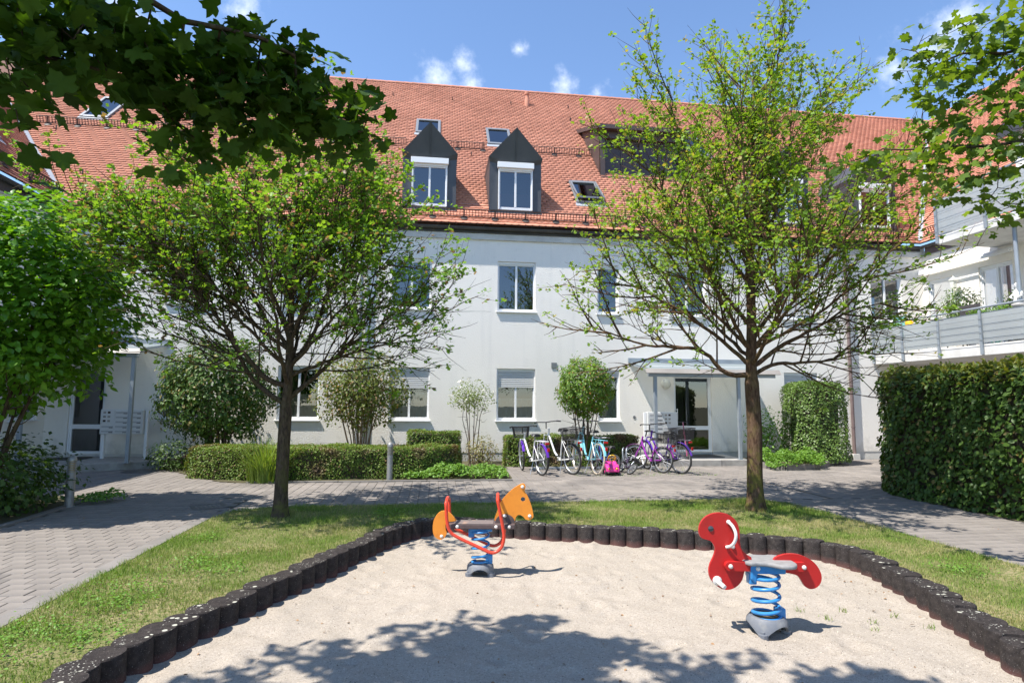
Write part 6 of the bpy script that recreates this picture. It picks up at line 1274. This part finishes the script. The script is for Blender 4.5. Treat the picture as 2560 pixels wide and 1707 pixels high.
# ---------------- mailboxes
def mailboxes(label, M, w, h, z0, cols, rows, legs, first):
    t = thing('mailbox_unit', tuple(M.translation), label, 'mailboxes'); d = .16
    MB().box(-w/2, w/2, -d/2, d/2, z0, z0+h).xf(M).build('housing', W['mailbox'], t, bevel=.008)
    for x in legs: MB().box(x-.035, x+.035, -.03+.03, .03+.03, 0, z0+h*.98).xf(M).build('leg', W['white'], t, bevel=.006)
    cw, rh = (w-.04)/cols, (h-.03)/rows
    for c in range(cols):
        for r in range(rows):
            if first == c and r >= rows-3: continue
            x0, za = -w/2+.02+c*cw, z0+.015+r*rh
            p = MB().box(x0+.005, x0+cw-.005, -d/2-.010, -d/2+.001, za+.005, za+rh-.005).xf(M).build('mailbox_door', W['mailbox'], t, bevel=.003)
            MB().box(x0+.025, x0+cw-.025, -d/2-.0125, -d/2-.0105, za+rh*.30, za+rh*.62).xf(M).build('letter_flap', W['mailslot'], p); MB().box(x0+cw*.62, x0+cw-.03, -d/2-.0135, -d/2-.0126, za+rh*.18, za+rh*.32).xf(M).build('name_plate', W['darkslot'], p)
    x0, za = -w/2+.02+first*cw, z0+.015+(rows-3)*rh; p = MB().box(x0+.005, x0+cw-.005, -d/2-.010, -d/2+.001, za+.005, za+3*rh-.005).xf(M).build('bell_panel', W['mailbox'], t)
    for i in range(2):
        for j in range(3): MB().box(x0+.05+i*.10, x0+.11+i*.10, -d/2-.0135, -d/2-.0105, za+.05+j*rh*.9, za+.10+j*rh*.9).xf(M).build('bell_plate', W['concrete'] if (i+j) % 3 else W['iron'], p)
    return t
mailboxes('white mailbox bank on two legs in the shaded left entrance', Matrix.Translation((-7.33, 15.42, .155)) @ Matrix.Rotation(math.radians(-4), 4, 'Z'), .98, .58, .58, 3, 5, (-.45, .53), 0)
mailboxes('white mailbox bank half in sun beside the right entrance door', Matrix.Translation((5.98, 15.35, .15)) @ Matrix.Rotation(math.radians(3), 4, 'Z'), .84, .60, .57, 2, 5, (-.46,), 1)
# ---------------- bollard lamps
W['lampamber'] = mat('amber_lamp_glass', (.42, .31, .12), .3); W['bollard'] = mat('bollard_metal', (.33, .335, .34), .4, (.28, .285, .29), 5, metal=.4)
def bollard(x, y, label):
    t = thing('bollard_lamp', (x, y, 0), label, 'bollard lamp', 'bollard lamps along the paths')
    MB().lathe([(.075, 0), (.075, .012), (.057, .013), (.057, .50)], 20, (x, y, 0)).build('post', W['bollard'], t, smooth=True)
    MB().lathe([(.044, .50), (.044, .655)], 16, (x, y, 0)).build('lamp_glass', W['lampamber'], t, smooth=True)
    for i in range(6): z = .508+i*.025; MB().lathe([(.046, z+.006), (.0585, z), (.0585, z+.010), (.046, z+.014)], 20, (x, y, 0)).build('louvre', W['bollard'], t, smooth=True)
    MB().lathe([(.059, .655), (.059, .675), (.055, .70), (.042, .725), (.022, .738), (0, .742)], 20, (x, y, 0)).build('cap', W['bollard'], t, smooth=True)
    for q in (0, 2.1, 4.2): MB().tube([(x+.052*math.cos(q), y+.052*math.sin(q), .50), (x+.052*math.cos(q), y+.052*math.sin(q), .66)], .005, 5).build('rod', W['bollard'], t)
bollard(-.85, 12.2, 'grey bollard lamp in front of the long clipped hedge'); bollard(-5.22, 9.6, 'bollard lamp in shade beside the left path')
# ---------------- things on the balcony
def at(y, x=13.2): return Vector((x, y, 2.98))
W['teal'] = mat('teal_cloth', (.22, .55, .50), .8); W['rattan'] = mat('dark_rattan', (.045, .04, .042), .7, (.08, .07, .07), 40); W['pot'] = mat('pot', (.55, .53, .50), .6); W['plaster'] = mat('white_plaster', (.75, .74, .72), .7)
def chair(label, p, m, w, bh, frame):
    t = thing('balcony_chair', tuple(p), label, 'chair')
    for sx in (-1, 1):
        for sy in (-1, 1): MB().tube([p+Vector((sx*.22, sy*w/2, 0)), p+Vector((sx*.2, sy*w/2, .44 if sx < 0 else bh))], .014, 6).build('leg', frame, t)
    MB().box(p.x-.22, p.x+.22, p.y-w/2, p.y+w/2, p.z+.42, p.z+.46).build('seat', m, t, bevel=.01); MB().box(p.x+.19, p.x+.22, p.y-w/2, p.y+w/2, p.z+.48, p.z+bh).build('backrest', m, t, bevel=.012)
    for s in (-1, 1): MB().bar(p+Vector((-.2, s*w/2, .64)), p+Vector((.2, s*w/2, .64)), .05, .03).build('armrest', frame, t)
chair('folding chair with pale teal cover at the far balcony end', at(15.5, 13.0), W['teal'], .44, 1.08, W['silver']); chair('dark woven chair on the balcony beside the round plant', at(13.25, 13.05), W['rattan'], .56, 1.08, W['rattan'])
tbp = at(14.9, 13.15); tb_ = thing('balcony_table', tuple(tbp), 'small white table with the yellow can on the balcony', 'table'); MB().lathe([(.30, .70), (.30, .73), (0, .731)], 20, tbp).build('top', W['plaster'], tb_)
for q in (0.5, 2.6, 4.7): MB().tube([tbp+Vector((.22*math.cos(q), .22*math.sin(q), 0)), tbp+Vector((.1*math.cos(q), .1*math.sin(q), .7))], .012, 6).build('leg', W['plaster'], tb_)
yc = thing('watering_can', (13.05, 14.97, 3.712), 'yellow watering can on the balcony table', 'watering can'); MB().lathe([(.09, 0), (.095, .08), (.07, .19), (.06, .2)], 14, (13.05, 14.97, 3.712)).build('body', W['yellow'], yc, smooth=True)
MB().tube([(13.05, 14.89, 3.75), (13.05, 14.80, 3.86), (13.05, 14.76, 3.93)], .015, 6).build('spout', W['yellow'], yc); MB().tube([(13.05, 15.05, 3.76), (13.05, 15.12, 3.84), (13.05, 15.06, 3.92), (13.05, 14.99, 3.91)], .010, 6).build('handle', W['yellow'], yc)
bp = shrub('potted_plant', 'round leafy potted plant on the balcony by the lantern', 'plant', (13.75, 14.0, 2.98), (13.75, 14.0, 4.18), (.45, .45, .48), 1500, LM['column'], .06, T_OVAL, 5, .12, .5, .3, .9, 51); MB().lathe([(.14, 0), (.19, .3), (.2, .32), (.18, .33)], 16, (13.75, 14.0, 2.98)).build('pot', W['pot'], bp, smooth=True)
fb = thing('flower_box', (12.95, 12.7, 3.5), 'flower box with small plants behind the balcony rail', 'flower box'); MB().box(12.84, 13.04, 11.9, 13.0, 3.55, 3.72).build('box', W['pot'], fb, bevel=.01); rs = np.random.default_rng(61); k = 420; leafcloud('plants', LM['cover'], fb, np.column_stack([rs.uniform(12.84, 13.04, k), rs.uniform(11.9, 13.0, k), 3.72+rs.random(k)*.13]), rs.normal(size=(k, 3))*.6+np.array([0, 0, .8]), .05, T_OVAL, None, rs)
MB().box(12.86, 13.02, 11.95, 12.0, 2.98, 3.55).box(12.86, 13.02, 12.9, 12.95, 2.98, 3.55).build('stand', W['silver'], fb)
fb2 = thing('flower_box', (12.95, 15.4, 3.5), 'flower box with trailing plants at the far end of the balcony', 'flower box'); MB().box(12.84, 13.02, 15.2, 15.9, 3.55, 3.72).build('box', W['pot'], fb2, bevel=.01); k = 300; leafcloud('plants', LM['cover'], fb2, np.column_stack([rs.uniform(12.84, 13.04, k), rs.uniform(15.2, 15.9, k), 3.72+rs.random(k)*.16]), rs.normal(size=(k, 3))*.6+np.array([0, 0, .8]), .05, T_OVAL, None, rs); MB().box(12.86, 13.0, 15.25, 15.3, 2.98, 3.55).box(12.86, 13.0, 15.8, 15.85, 2.98, 3.55).build('stand', W['silver'], fb2)
fg = thing('figurine', (13.0, 11.75, 2.98), 'white plaster figurine on a stand at the right end of the balcony', 'figurine'); MB().lathe([(.16, 0), (.16, .05), (.10, .08), (.10, .78), (.14, .82), (.14, .86)], 14, (13.0, 11.75, 2.98)).build('stand', W['pot'], fg)
MB().lathe([(.09, .86), (.10, .92), (.08, 1.0), (.095, 1.08), (.08, 1.15), (.04, 1.19), (.045, 1.22), (.065, 1.26), (.06, 1.31), (.03, 1.34), (0, 1.345)], 14, (13.0, 11.75, 2.98)).build('figure', W['plaster'], fg, smooth=True)
for s in (-1, 1): MB().tube([(13.0, 11.75+s*.08, 4.1), (12.93, 11.75+s*.13, 4.0), (12.90, 11.75+s*.05, 3.96)], .022, 6).build('arm', W['plaster'], fg, smooth=True)
